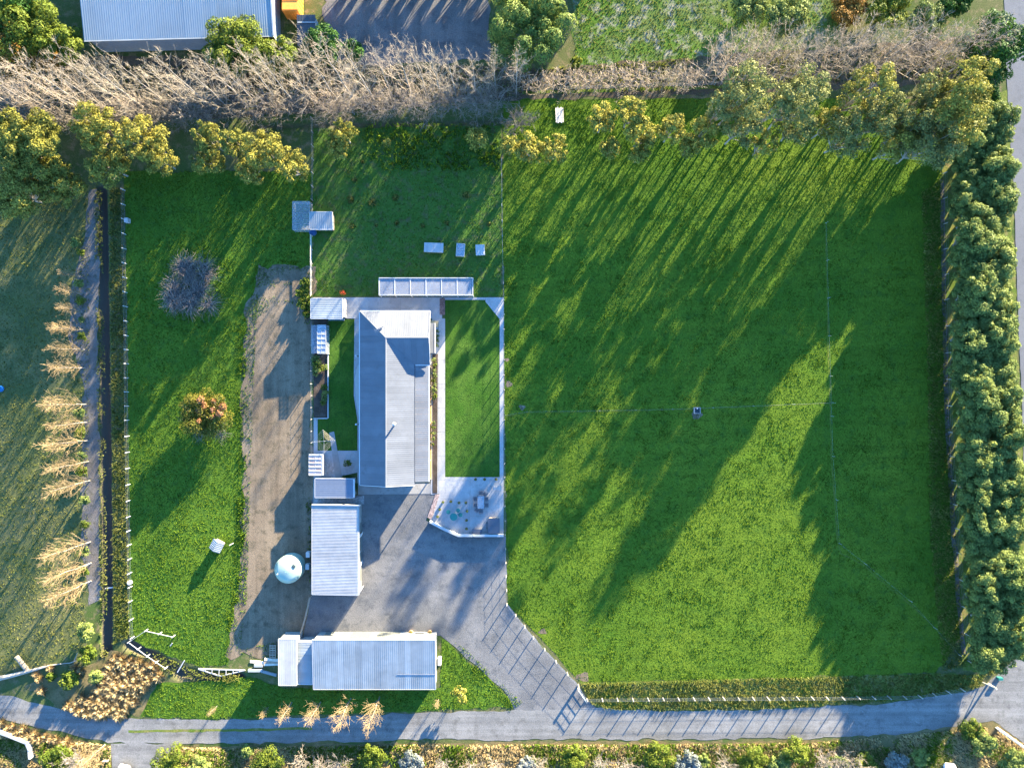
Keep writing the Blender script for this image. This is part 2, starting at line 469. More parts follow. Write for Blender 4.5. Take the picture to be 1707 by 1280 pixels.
# paving round the house
def slab(name, pts, z, mat): return sheet(name, pts, z, mat, thick=0.12)
ZP = 0.06
path_n = slab('path', [(520,496),(737,496),(737,531),(520,531)], ZP, M['concrete'])
path_s = slab('path', [(720,531.2),(742,531.2),(742,795),(742,822),(718,824),(718,600)], ZP, M['concrete'])
slab('path', [(739.5,496),(809,496),(809,500),(739.5,500)], ZP, M['concrete'])
slab('path', [(809.2,496),(839.5,496),(839.5,532),(833,532),(809.2,503)], ZP, M['concrete'])
slab('path', [(833,532.2),(839.5,532.2),(839.5,794.8),(833,794.8)], ZP, M['concrete'])
slab('path', [(597,805),(716,805),(724,814),(716,823),(597,824)], ZP-0.01, M['concrete_old'])
slab('path', [(523,697),(529.5,697),(529.5,751),(597,751),(597,787),(540,800),(523,800)], ZP, M['concrete'])
slab('path', [(549,721),(557,719),(571,797),(560,798)], ZP+0.03, M['concrete_old'])
slab('path', [(591,531.2),(600,531.2),(600,805),(596,805),(596,700),(590,660),(590,620)], ZP-0.02, M['concrete'])
PATIO = [(742.2,795),(839.5,795),(839.5,889),(766,889),(716,866),(732,822.5),(742.2,822.3)]
patio = slab('patio', PATIO, ZP, M['concrete'])
# sawn joints: dark grout strips let into the slabs
def joints(parent, segs):
    for (x0,y0,x1,y1) in segs:
        mb = MB()
        a, b = W(x0,y0), W(x1,y1)
        d = (b-a).normalized(); nn = Vector((-d.y,d.x,0))*0.02
        mb.add([a-nn+Vector((0,0,ZP+.004)), b-nn+Vector((0,0,ZP+.004)), b+nn+Vector((0,0,ZP+.004)), a+nn+Vector((0,0,ZP+.004))], [(0,1,2,3)])
        mb.build('joint', M['concrete_old'], parent)
joints(patio, [(734.5,831,783,831),(783,831,783,888),(784,800,784,831),(748,800.5,839,800.5),(784,860,839,860),(812,801,812,888)])
joints(path_s, [(731.5,532,731.5,822)]+[(720,y,742,y) for y in range(560,820,40)])
joints(path_n, [(x,497,x,530) for x in range(600,737,34)]+[(521,514,736,514)])
slab('pebble_bed', [(522,800),(560,800),(560,797),(570,797),(592,830),(607,826),(607,840),(522,840)], 0.04, M['pebble'])
slab('pebble_bed', [(541,770),(559,770),(563,797),(541,797)], ZP+0.012, M['pebble'])
slab('lawn', [(742.2,500.2),(808,500.2),(832.8,531.5),(832.8,794.8),(742.2,794.8)], 0.045, M['lawn'])
slab('lawn', [(549,533),(590,533),(590,620),(589,660),(595.8,700),(595.8,750.8),(529.7,750.8),(529.7,697),(549,697)], 0.045, M['lawn'])
slab('garden_bed', [(523,531),(546,531),(546,696),(523,696)], 0.05, M['soil'])
slab('garden_bed', [(721,590),(730,590),(729,822),(721,822)], ZP+0.02, M['soil'])
slab('porch_deck', [(716.5,535),(731,535),(731,545),(716.5,545)], 0.13, paint('pine_deck', (0.50,0.35,0.17), 0.7))

# brick borders: every brick its own piece
def brick_patch(name, corners, nu, nv, mat, z):
    a, b, c, d = [W(*p) for p in corners]      # a-b along u, a-d along v
    base = sheet(name, corners, z-0.02, M['concrete_old'], thick=0.08)
    ref = None
    L = (b-a).length/nu; Wd = (d-a).length/nv
    me = MB().box(-L*0.46, L*0.46, -Wd*0.45, Wd*0.45, -0.03, 0.012).mesh('brick', mat)
    ang = math.atan2((b-a).y, (b-a).x)
    for i in range(nu):
        for j in range(nv):
            u, v = (i+0.5)/nu, (j+0.5)/nv
            p = a.lerp(b,u).lerp(d.lerp(c,u), v)
            o = obj('brick', me, base, (p.x, p.y, z+random.uniform(-.004,.004)), ang)
    return base
random.seed(3)
brick_patch('brick_border', [(733,525),(733,497.5),(741.8,497.5),(741.8,525)], 14, 5, M['brick'], ZP+0.03)
brick_patch('brick_border', [(712.5,862),(726,824),(732.5,824),(720,866)], 16, 4, M['brick_pale'], ZP+0.03)
# ------------------------------------------------------------------ buildings
M['roof_house'] = paint('grey_longrun_roof', (0.125,0.135,0.150), 0.6, 0.0, var=0.12, scale=0.45, rnd=0.10, spec=0.2, spots=(0.085,0.09,0.092), spot_cut=(0.6,0.78), spot_scale=0.55)
M['roof_barn'] = paint('pale_barn_roof', (0.225,0.265,0.275), 0.5, 0.0, var=0.06, scale=0.3, rnd=0.06)
M['roof_white'] = paint('weathered_white_roof', (0.31,0.305,0.29), 0.6, 0.0, var=0.12, scale=0.9, rnd=0.12, spots=(0.36,0.24,0.16), spot_cut=(0.70,0.80), spot_scale=0.9)
M['roof_zinc'] = paint('galvanised_roof', (0.24,0.265,0.27), 0.55, 0.0, var=0.16, scale=0.5, rnd=0.16, spec=0.3, spots=(0.20,0.17,0.14), spot_cut=(0.66,0.82), spot_scale=0.5)
M['roof_dark'] = paint('slate_blue_roof', (0.12,0.145,0.185), 0.5, 0.0, var=0.06, rnd=0.05)
M['trim'] = paint('white_trim', (0.46,0.46,0.45), 0.55, var=0.05)
M['wall_cream'] = paint('cream_weatherboard', (0.42,0.40,0.36), 0.7, var=0.06)
M['wall_white'] = paint('white_wall', (0.24,0.24,0.225), 0.65, var=0.06)
M['wall_grey'] = paint('grey_steel_wall', (0.26,0.29,0.31), 0.55, var=0.1)
M['door'] = paint('pale_roller_door', (0.13,0.135,0.12), 0.6)
M['glass'] = paint('window_glass', (0.06,0.08,0.10), 0.08, spec=0.6)
M['dark_metal'] = paint('dark_metal', (0.05,0.055,0.06), 0.4, spec=0.5)
M['steel'] = paint('dull_steel', (0.32,0.33,0.34), 0.4, 0.6)
M['timber'] = paint('weathered_timber', (0.30,0.24,0.17), 0.85, var=0.2, rnd=0.2)
M['timber_pale'] = paint('pale_timber', (0.55,0.50,0.40), 0.8, var=0.15, rnd=0.25)
M['timber_warm'] = paint('warm_timber', (0.48,0.28,0.11), 0.7, var=0.15)
M['white_paint'] = paint('white_paint', (0.36,0.36,0.35), 0.6, var=0.06, rnd=0.1)
M['poly'] = clear_mat('twinwall_sheet', (0.34,0.36,0.40), 0.30, 0.4)
M['glasspane'] = clear_mat('greenhouse_glass', (0.72,0.78,0.85), 0.22, 0.12)
M['mesh_net'] = clear_mat('wire_netting', (0.55,0.57,0.60), 0.16, 0.6)
M['tank'] = paint('green_tank_plastic', (0.28,0.36,0.29), 0.5, var=0.04, scale=1.5)
M['tank_dark'] = paint('tank_lid', (0.05,0.07,0.07), 0.5)
M['orange'] = paint('orange_steel', (0.75,0.26,0.04), 0.5, var=0.12)

def clip_half(poly, axis, val, keep_less):
    out = []
    n = len(poly)
    for i in range(n):
        a, b = poly[i], poly[(i+1)%n]
        ia = (a[axis] <= val) if keep_less else (a[axis] >= val)
        ib = (b[axis] <= val) if keep_less else (b[axis] >= val)
        if ia: out.append(a)
        if ia != ib:
            t = (val-a[axis])/(b[axis]-a[axis])
            out.append(tuple(a[k]+t*(b[k]-a[k]) for k in range(2)))
    return out

def roof_plane(parent, pts, along, mat, width=0.8, ribs=3, name='roof_sheet', thick=0.03, rib_h=0.016, rib_w=0.05):
    """cuts one roof slope into sheets laid side by side; each sheet carries its own standing ribs"""
    pts = [Vector(p) for p in pts]
    o = pts[0]
    n = (pts[1]-pts[0]).cross(pts[2]-pts[0]).normalized()
    if n.z < 0: n = -n; 
    e = Vector(along); e = (e - n*e.dot(n)).normalized()
    f = n.cross(e)
    P = [((p-o).dot(e), (p-o).dot(f)) for p in pts]
    u0, u1 = min(p[0] for p in P), max(p[0] for p in P)
    k = max(1, round((u1-u0)/width)); w = (u1-u0)/k
    def to3(p, lift): return o + e*p[0] + f*p[1] + n*lift
    for i in range(k):
        a, b = u0+i*w, u0+(i+1)*w
        q = clip_half(clip_half(P, 0, a+0.004, False), 0, b-0.004, True)
        if len(q) < 3: continue
        mb = MB(); lift = random.uniform(0, 0.006)
        mb.extrude([to3(p, lift) for p in q], -n*thick)
        for r in range(ribs):
            c = a + (r+0.5)*w/ribs
            s = clip_half(clip_half(P, 0, c-rib_w/2, False), 0, c+rib_w/2, True)
            if len(s) >= 3: mb.extrude([to3(p, lift+rib_h) for p in s], -n*rib_h*0.98)
        mb.build(name, mat, parent)

def cap(parent, a, b, mat, w=0.14, h=0.05, name='ridge_cap'):
    a, b = Vector(a), Vector(b)
    d = (b-a).normalized(); s = d.cross(Vector((0,0,1))).normalized()*w
    up = Vector((0,0,h+0.03))
    mb = MB().add([a-s+up*0.2, a+up, a+s+up*0.2, b-s+up*0.2, b+up, b+s+up*0.2, a-up*0.6, b-up*0.6],
                  [(0,1,4,3),(1,2,5,4),(2,6,7,5),(6,0,3,7),(0,6,2,1),(3,4,5,7)])
    return mb.build(name, mat, parent)

def bar(parent, name, a, b, w, h, mat):
    """rectangular bar between two points"""
    a, b = Vector(a), Vector(b)
    d = (b-a).normalized(); s = d.cross(Vector((0,0,1)))
    s = Vector((1,0,0)) if s.length < 1e-4 else s.normalized()
    t = s.cross(d)
    mb = MB()
    mb.extrude([a-s*w/2-t*h/2, a+s*w/2-t*h/2, a+s*w/2+t*h/2, a-s*w/2+t*h/2], b-a)
    return mb.build(name, mat, parent)

def window_on(parent, c, nrm, w, h, mat_frame=None):
    """window: frame proud of the wall, pane let into it"""
    c, nrm = Vector(c), Vector(nrm).normalized()
    s = Vector((0,0,1)).cross(nrm)
    mb = MB(); fr = 0.07; up = Vector((0,0,1))
    for (du0,du1,dv0,dv1) in ((-w/2,w/2,h/2-fr,h/2),(-w/2,w/2,-h/2,-h/2+fr),(-w/2,-w/2+fr,-h/2+fr,h/2-fr),(w/2-fr,w/2,-h/2+fr,h/2-fr)):
        q = [c+s*du0+up*dv0, c+s*du1+up*dv0, c+s*du1+up*dv1, c+s*du0+up*dv1]
        mb.extrude([p+nrm*0.05 for p in q], -nrm*0.08)
    f = mb.build('window', mat_frame or M['trim'], parent)
    m2 = MB(); q = [c-s*(w/2-fr)-up*(h/2-fr), c+s*(w/2-fr)-up*(h/2-fr), c+s*(w/2-fr)+up*(h/2-fr), c-s*(w/2-fr)+up*(h/2-fr)]
    m2.extrude([p+nrm*0.015 for p in q], -nrm*0.02)
    m2.build('pane', M['glass'], f)
    return f

def door_on(parent, c, nrm, w, h, mat, name='door'):
    c, nrm = Vector(c), Vector(nrm).normalized(); s = Vector((0,0,1)).cross(nrm); up = Vector((0,0,1))
    mb = MB(); q = [c-s*w/2, c+s*w/2, c+s*w/2+up*h, c-s*w/2+up*h]
    mb.extrude([p+nrm*0.035 for p in q], -nrm*0.05)
    n = max(2, int(h/0.25))
    for i in range(n):
        z0 = h*(i+0.15)/n; z1 = h*(i+0.5)/n
        q = [c-s*w/2+up*z0, c+s*w/2+up*z0, c+s*w/2+up*z1, c-s*w/2+up*z1]
        mb.extrude([p+nrm*0.05 for p in q], -nrm*0.014)
    return mb.build(name, mat, parent)

random.seed(11)
# ---- the house -----------------------------------------------------------
house = empty('farmhouse', W(655,665))
tag(house, 'long bungalow with grey ribbed hipped and gabled metal roof and thin flue', 'house')
house_loc = house.location.copy()
house.location = (0,0,0)
ze, zr, zj, zv = 2.7, 4.12, 2.83, 2.42
xw, xr, xj, xv = W(600,0,ze).x, W(643,0,zr).x, W(691,0,zj).x, W(714.5,0,zv).x
yn, yr, yj = W(0,519,ze).y, W(0,563,zr).y, W(0,608,zj).y
ys_, yv = W(0,808,ze).y, W(0,803,zv).y
xe = W(716.5,0,zj).x
roof = empty('roof'); roof.parent = house
rm = M['roof_house']
roof_plane(roof, [(xw,ys_,ze),(xr,ys_,zr),(xr,yr,zr),(xw,yn,ze)], (0,1,0), rm)
roof_plane(roof, [(xw,yn,ze),(xr,yr,zr),(xe,yr,zr),(xe,yn,ze)], (1,0,0), rm)
roof_plane(roof, [(xr,yr,zr),(xj,yj,zj),(xe,yj,zj),(xe,yr,zr)], (1,0,0), rm)
roof_plane(roof, [(xr,yr,zr),(xr,ys_,zr),(xj,ys_,zj),(xj,yj,zj)], (0,1,0), rm)
roof_plane(roof, [(xj,yj-0.02,zj-0.06),(xj,yv,zj-0.06),(xv,yv,zv),(xv,yj-0.02,zv)], (0,1,0), rm)
for a, b in (((xr,ys_,zr),(xr,yr,zr)), ((xr,yr,zr),(xe,yr,zr)), ((xw,yn,ze),(xr,yr,zr))): cap(roof, a, b, rm)
for a, b in (((xw-0.06,ys_,ze-0.04),(xw-0.06,yn,ze-0.04)), ((xw,yn+0.06,ze-0.04),(xe,yn+0.06,ze-0.04)), ((xv+0.06,yv,zv-0.04),(xv+0.06,yj,zv-0.04)),
             ((xe,yj-0.06,zj-0.06),(xj+0.1,yj-0.06,zj-0.06))):
    bar(roof, 'gutter', a, b, 0.11, 0.1, M['trim'])
for a, b in (((xe+.05,yn,ze),(xe+.05,yr,zr)), ((xe+.05,yr,zr),(xe+.05,yj,zj)), ((xw,ys_-.05,ze),(xr,ys_-.05,zr)), ((xr,ys_-.05,zr),(xj,ys_-.05,zj))):
    bar(roof, 'bargeboard', a, b, 0.05, 0.18, M['trim'])
bar(roof, 'roof_step', (xj+0.03,yv,zj-0.02), (xj+0.03,yj,zj-0.02), 0.05, 0.10, M['dark_metal'])
ov = 0.45
wall = MB()
wall.prism([(xw+ov,ys_+0.3),(xj-0.1,ys_+0.3),(xj-0.1,yj),(xe-0.3,yj+0.05),(xe-0.3,yn-ov),(xw+ov,yn-ov)], 0, ze-0.10)
wall.extrude([(xw+ov,ys_+0.3,ze-0.10),(xj-0.1,ys_+0.3,ze-0.10),(xr,ys_+0.3,zr-0.16)], (0,0.12,0))
yw0, yw1 = yj+0.05, yn-ov
wall.extrude([(xe-0.3,yw0,ze-0.10),(xe-0.3,yw1,ze-0.10),(xe-0.3,yr,zr-0.16)], (-0.12,0,0))
wall.build('wall', M['wall_cream'], house)
for i in range(7):
    y = yv+0.1+i*(yj-yv-0.3)/6
    bar(house, 'verandah_post', (xv-0.1,y,0.0), (xv-0.1,y,zv-0.05), 0.12, 0.12, M['trim'])
bar(house, 'verandah_deck', ((xj+xv)/2-0.05,yv,0.10), ((xj+xv)/2-0.05,yj,0.10), abs(xv-xj)+0.35, 0.16, M['timber_warm'])
for y in (665,700,735,770): window_on(house, (xj-0.1, W(0,y).y, 1.5), (1,0,0), 1.6, 1.3)
for y in (560,600,650,700,750): window_on(house, (xw+ov, W(0,y).y, 1.5), (-1,0,0), 1.5, 1.2)
for x in (625,660,695): window_on(house, (W(x,0).x, yn-ov, 1.5), (0,1,0), 1.6, 1.2)
for x in (620,): window_on(house, (W(x,0).x, ys_+0.3, 1.5), (0,-1,0), 1.8, 1.3)
door_on(house, (xj-0.1, W(0,640).y, 0.18), (1,0,0), 0.9, 2.0, M['timber_warm'])
# flue, antenna, vents
zf = zr-0.25
fl = MB(); p = Vector((W(659,0,zf).x, W(0,706,zf).y, zf))
fl.tube(p-Vector((0,0,.5)), p+Vector((0,0,1.05)), 0.11, 0.11, 12)
fo = fl.build('flue', M['steel'], roof)
MB().lathe([(0.0,0.0),(0.24,0.02),(0.2,0.12),(0.0,0.16)], (p.x,p.y,p.z+1.07), 14).build('flue_cowl', M['trim'], fo)
an = MB(); q = Vector((W(634,0,4.0).x, W(0,549,4.0).y, 3.65))
an.tube(q-Vector((0,0,.3)), q+Vector((0,0,1.5)), 0.025, 0.02, 6)
an.tube(q+Vector((-.5,-.2,1.45)), q+Vector((.6,.25,1.45)), 0.015, 0.015, 5)
for k in range(6):
    c = q+Vector((-.5,-.2,1.45)).lerp(Vector((.6,.25,1.45)), k/5)
    an.tube(c+Vector((.12,-.3,0)), c+Vector((-.12,.3,0)), 0.012, 0.012, 4)
an.build('antenna', M['steel'], roof)
dish = MB().lathe([(0.0,0.0),(0.12,0.02),(0.22,0.08),(0.25,0.12),(0.23,0.125),(0.12,0.05),(0.0,0.03)], (0,0,0), 18).build('satellite_dish', M['trim'], roof)
dish.location = (q.x+0.25,q.y+0.55,3.8); dish.rotation_euler = (math.radians(-40),math.radians(20),0)
bar(roof, 'dish_arm', (q.x+0.2,q.y+0.4,3.4), (q.x+0.25,q.y+0.5,3.85), 0.05, 0.05, M['steel'])
# bay box on the east side of the wing
bx0, bx1 = W(716.2,0).x-0.25, W(726,0).x
by0, by1 = W(0,588).y, W(0,541).y
MB().box(bx0,bx1-.12,by0,by1,0,1.15).build('bay_wall', M['wall_cream'], house)
MB().prism([(bx0,by0-.1),(bx1+.02,by0-.1),(bx1+.02,by1+.1),(bx0,by1+.1)],1.15,1.24).build('bay_roof', M['roof_house'], house)
bar(house,'bay_fascia',(bx1+0.08,by0-.1,1.2),(bx1+0.08,by1+.1,1.2),0.12,0.2,M['trim'])
# hedge box west: bay window apron
MB().prism(px_poly([(596.5,612),(601,606),(601,700),(598,690),(594.5,665),(592.5,632)]),0.02,0.5).build('bay_window_base', M['wall_cream'], house)
for y in (594, 706): 
    MB().box(W(597.5,0).x,W(600,0).x,W(0,y+1.3).y,W(0,y-1.3).y,0,2.0).build('meter_box', M['trim'], house)

# ---- garage with weathered white roof ------------------------------------
def shed(name, label, cat, px0, py0, px1, py1, zA, zB, mat_roof, mat_wall, slope='y', sheets=0.8, ribs=3, inset=0.12, group=None, along=None, fascia=True):
    """lean-to roof box. slope 'x': zA at the left edge, zB at the right; 'y': zA at the top edge, zB at the bottom. Pixel corners are the roof's."""
    r = empty(name); tag(r, label, cat, group)
    def P(px, py, z): q = W(px, py, z); return (q.x, q.y, z)
    zm = (zA+zB)/2
    x0,x1,y0,y1 = W(px0,0,zm).x, W(px1,0,zm).x, W(0,py1,zm).y, W(0,py0,zm).y
    if slope == 'x': c = [(x0,y0,zA),(x1,y0,zB),(x1,y1,zB),(x0,y1,zA)]; al = (0,1,0)
    else: c = [(x0,y0,zB),(x1,y0,zB),(x1,y1,zA),(x0,y1,zA)]; al = (1,0,0)
    roof_plane(r, c, along or al, mat_roof, sheets, ribs)
    w = MB()
    i = inset
    f = lambda x,y: (zA+(zB-zA)*(x-x0)/(x1-x0)) if slope=='x' else (zB+(zA-zB)*(y-y0)/(y1-y0))
    b = [(x0+i,y0+i),(x1-i,y0+i),(x1-i,y1-i),(x0+i,y1-i)]
    w.add([(x,y,0) for x,y in b]+[(x,y,f(x,y)-0.06) for x,y in b], [(3,2,1,0),(4,5,6,7),(0,1,5,4),(1,2,6,5),(2,3,7,6),(3,0,4,7)])
    w.build('wall', mat_wall, r)
    if fascia:
        d = 0.03
        cc = [Vector(p) for p in c]
        for a, bb, off in ((cc[0],cc[1],(0,-d,0)),(cc[1],cc[2],(d,0,0)),(cc[2],cc[3],(0,d,0)),(cc[3],cc[0],(-d,0,0))):
            bar(r, 'fascia', a+Vector(off)-Vector((0,0,.06)), bb+Vector(off)-Vector((0,0,.06)), 0.05, 0.16, M['trim'])
    r['b'] = 0
    del r['b']
    return r, (x0,x1,y0,y1)

garage, (gx0,gx1,gy0,gy1) = shed('garage', 'white-roofed garage with rusty patch and open side doors on the gravel yard', 'garage', 519.5, 843, 597, 991, 2.45, 2.85, M['roof_white'], M['wall_white'], 'x', 0.78, 4)
for y in (880, 905, 930, 955): door_on(garage, (gx1-0.12, W(0,y).y, 0.02), (1,0,0), 1.7, 2.15, M['door'], 'garage_door')
for (px,py) in ((604,890),(603,938),(605,980)):
    q = W(px,py)
    bar(garage, 'gate_leaf', (gx1-0.05, q.y-0.15, 1.1), (q.x+0.1, q.y+0.35, 1.1), 0.06, 2.0, M['trim'])
bar(garage, 'gutter', (gx1+0.12,gy0,2.72), (gx1+0.12,gy1,2.72), 0.16, 0.12, M['roof_zinc'])
bar(garage, 'parapet', (gx0-0.02,gy1+0.10,2.32), (gx1+0.3,gy1+0.10,2.75), 0.08, 0.45, M['trim'])
for (px,py) in ((516,922),(515,942)):
    q = W(px,py)
    o = MB().box(q.x-0.25,q.x+0.25,q.y-0.35,q.y+0.35,0.0,0.9).build('gas_cabinet', M['trim'], None, bevel=0.03)
    tag(o, 'small white cabinet on the dirt beside the garage wall', 'cabinet', 'white cabinets by the garage')

# ---- small slate-blue roofed shed ---------------------------------------
gs, gb = shed('garden_shed', 'small shed with slate blue ribbed roof on white pebbles', 'shed', 525, 798, 589, 829, 2.2, 2.35, M['roof_dark'], M['wall_white'], 'x', 0.8, 3)
bar(gs, 'gutter', (gb[1]+0.1,gb[2],2.28), (gb[1]+0.1,gb[3],2.28), 0.18, 0.12, M['trim'])

# ---- white flat-roofed store by the path --------------------------------
ws, wb = shed('garden_store', 'pale flat-roofed garden store at the end of the concrete path', 'shed', 518.5, 498, 570, 531, 2.35, 2.2, M['roof_zinc'], M['wall_white'], 'x', 0.8, 3)
q0, q1 = W(570.5,500), W(578,530)
MB().box(q0.x-0.1,q1.x,q1.y,q0.y,0.06,1.3).build('side_locker', M['wall_cream'], ws)
bar(ws,'side_bench',(W(549,0).x,W(0,533).y,0.5),(W(576,0).x,W(0,533).y,0.5),0.3,0.1,M['roof_zinc'])

# ---- long shed + annex at the lane --------------------------------------
big, (sx0,sx1,sy0,sy1) = shed('workshop_shed', 'long workshop shed with pale galvanised roof between yard and lane', 'shed', 521.5, 1065, 725.5, 1150, 3.3, 2.7, M['roof_zinc'], M['wall_white'], 'y', 0.8, 3, inset=0.1)
for k, (a, b) in enumerate(((545,565),(572,583),(588,622),(632,668),(696,712))):
    xa, xb = W(a,0).x, W(b,0).x
    door_on(big, ((xa+xb)/2, sy1-0.1, 0.02), (0,1,0), xb-xa, 2.5, M['door'], 'roller_door')
window_on(big, (sx1-0.1, W(0,1120).y, 1.5), (1,0,0), 1.0, 0.8)
yl = sy0+(sy1-sy0)*0.30
def zroof(y): return 2.7+(3.3-2.7)*(y-sy0)/(sy1-sy0)
MB().extrude([(W(662,0,3).x,yl-0.05,zroof(yl-.05)+.045),(sx1-0.02,yl-0.05,zroof(yl-.05)+.045),(sx1-0.02,yl+0.05,zroof(yl+.05)+.045),(W(662,0,3).x,yl+0.05,zroof(yl+.05)+.045)],(0,0,-.03)).build('roof_lap', M['steel'], big)
annex, ab = shed('annex_shed', 'narrow white rusty-edged annex on the end of the long workshop shed', 'shed', 464.5, 1065, 494, 1142, 3.0, 2.9, M['roof_white'], M['wall_white'], 'y', 0.8, 3, inset=0.06)
lean, lb = shed('lean_to', 'low pale green lean-to roof between the annex and the workshop shed', 'shed', 494.5, 1071, 521, 1140, 2.35, 2.45, M['roof_zinc'], M['wall_white'], 'x', 0.8, 2, inset=0.05)
q = W(733,1099)
o = MB().box(q.x-0.2,q.x+0.25,q.y-0.5,q.y+0.5,0,0.85).build('white_tub', M['trim'], None, bevel=0.04)
tag(o, 'small white upright box beside the end wall of the workshop', 'box')
# bench and two planters in front of the workshop
bn = empty('yard_bench', W(701,1054)); tag(bn, 'grey metal bench between two timber planters at the workshop front', 'bench')
MB().box(-0.6,0.6,-0.25,0.25,0.42,0.48).build('seat', M['steel'], bn)
MB().box(-0.6,0.6,0.22,0.27,0.5,0.85).build('backrest', M['steel'], bn)
for x in (-0.5,0.5):
    for y in (-0.2,0.2): MB().box(x-.03,x+.03,y-.03,y+.03,0.02,0.42).build('leg', M['dark_metal'], bn)

# ---- far barn (top left) -------------------------------------------------
barn = empty('barn'); tag(barn, 'large barn with pale blue-grey ribbed roof behind the bare trees', 'barn')
zb, zt = 3.9, 5.2
bl, br_, bs = W(140,0,zb).x, W(455,0,zb).x, W(0,68,zb).y
bn_ = bs+14
rmid = bs+9.5
# the barn stands slightly turned against the frame, its ridge runs left-right beyond the frame's top
ang = math.radians(1.5)
piv = Vector((bl, bs, 0))
def rb(x, y, z): v = Matrix.Rotation(ang, 3, 'Z') @ Vector((x-piv.x, y-piv.y, 0)); return (v.x+piv.x, v.y+piv.y, z)
roof_plane(barn, [rb(bl,bs,zb), rb(br_,bs,zb), rb(br_,rmid,zt), rb(bl,rmid,zt)], rb(br_,bs,0)[0:2]+(0,) if False else (math.cos(ang),math.sin(ang),0), M['roof_barn'], 0.85, 3)
roof_plane(barn, [rb(br_,rmid,zt), rb(br_,rmid+9.5,zb), rb(bl,rmid+9.5,zb), rb(bl,rmid,zt)], (math.cos(ang),math.sin(ang),0), M['roof_barn'], 0.85, 3)
mb = MB(); b4 = [rb(bl+.3,bs+.3,0), rb(br_-.2,bs+.3,0), rb(br_-.2,rmid+9.2,0), rb(bl+.3,rmid+9.2,0)]
mb.prism([p[:2] for p in b4], 0, zb-0.05)
for x in (bl+.3, br_-.32):
    mb.extrude([rb(x,bs+.3,zb-.05), rb(x,rmid+9.2,zb-.05), rb(x,rmid,zt-.06)], Vector(rb(x+.12,bs,0))-Vector(rb(x,bs,0)))
mb.build('wall', M['wall_grey'], barn)
bar(barn,'gutter',rb(bl,bs-.08,zb-.05),rb(br_,bs-.08,zb-.05),0.14,0.12,M['roof_zinc'])
bar(barn,'bargeboard',rb(br_+.1,bs,zb-.02),rb(br_+.1,rmid,zt-.02),0.2,0.2,M['trim'])
# orange container and dark lean-to beside the barn
oc = empty('orange_container'); tag(oc, 'bright orange steel container beside the far barn', 'container')
x0,x1 = W(470,0,2.5).x, W(497,0,2.5).x
y0 = W(0,18,2.5).y
MB().box(x0,x1,y0,y0+6,0.15,2.5).build('body', M['orange'], oc)
for k in range(5): MB().box(x0+.05,x1-.05,y0+.1+k*1.2,y0+.2+k*1.2,2.5,2.56).build('roof_rib', M['orange'], oc)
for k in range(7):
    xx = x0+0.15+k*(x1-x0-.3)/6
    MB().box(xx-.05,xx+.05,y0-.04,y0,0.25,2.4).build('corrugation', M['orange'], oc)
for k in range(10):
    yy = y0+0.3+k*0.58
    MB().box(x1,x1+.04,yy-.08,yy+.08,0.25,2.4).build('corrugation', M['orange'], oc)
for (x,y) in ((x0+.1,y0+.1),(x1-.1,y0+.1),(x0+.1,y0+5.9),(x1-.1,y0+5.9)): MB().box(x-.1,x+.1,y-.1,y+.1,0,.15).build('foot', M['dark_metal'], oc)
ds, _ = shed('dark_shed', 'dark ribbed-roof shed beside the orange container', 'shed', 495, 26, 526, 76, 2.1, 1.8, M['dark_metal'], M['wall_grey'], 'y', 0.6, 3, fascia=False)
bar(ds, 'ridge_strip', (W(495.5,0,2.2).x, W(0,37,2.2).y, 2.09), (W(526,0,2.2).x, W(0,37,2.2).y, 2.09), 0.14, 0.06, M['roof_zinc'])

# ---- glasshouses, coop, beds ---------------------------------------------
def frame_house(name, label, cat, px0, py0, px1, py1, z, nx, ny, mat_frame, mat_pane, side_pane=True, bars=0.05):
    r = empty(name); tag(r, label, cat)
    x0,x1,y0,y1 = W(px0,0,z).x, W(px1,0,z).x, W(0,py1,z).y, W(0,py0,z).y
    xs = [x0+(x1-x0)*i/nx for i in range(nx+1)]; ys = [y0+(y1-y0)*j/ny for j in range(ny+1)]
    for x in xs:
        bar(r, 'rafter', (x,y0,z), (x,y1,z), bars, bars, mat_frame)
        for y in (y0,y1): bar(r, 'post', (x,y,0), (x,y,z-bars/2), bars, bars, mat_frame)
    for j, y in enumerate(ys):
        bar(r, 'purlin', (x0,y,z+bars*0.52), (x1,y,z+bars*0.52), bars, bars, mat_frame)
    for i in range(nx):
        for j in range(ny):
            MB().box(xs[i]+.03,xs[i+1]-.03,ys[j]+.03,ys[j+1]-.03,z-.012,z+.006).build('roof_pane', mat_pane, r)
    if side_pane:
        for i in range(nx):
            for y in (y0,y1): MB().box(xs[i]+.03,xs[i+1]-.03,y-.006,y+.006,0.03,z-.05).build('side_pane', mat_pane, r)
        for x in (x0,x1): MB().box(x-.006,x+.006,y0+.03,y1-.03,0.03,z-.05).build('side_pane', mat_pane, r)
    return r, (x0,x1,y0,y1)

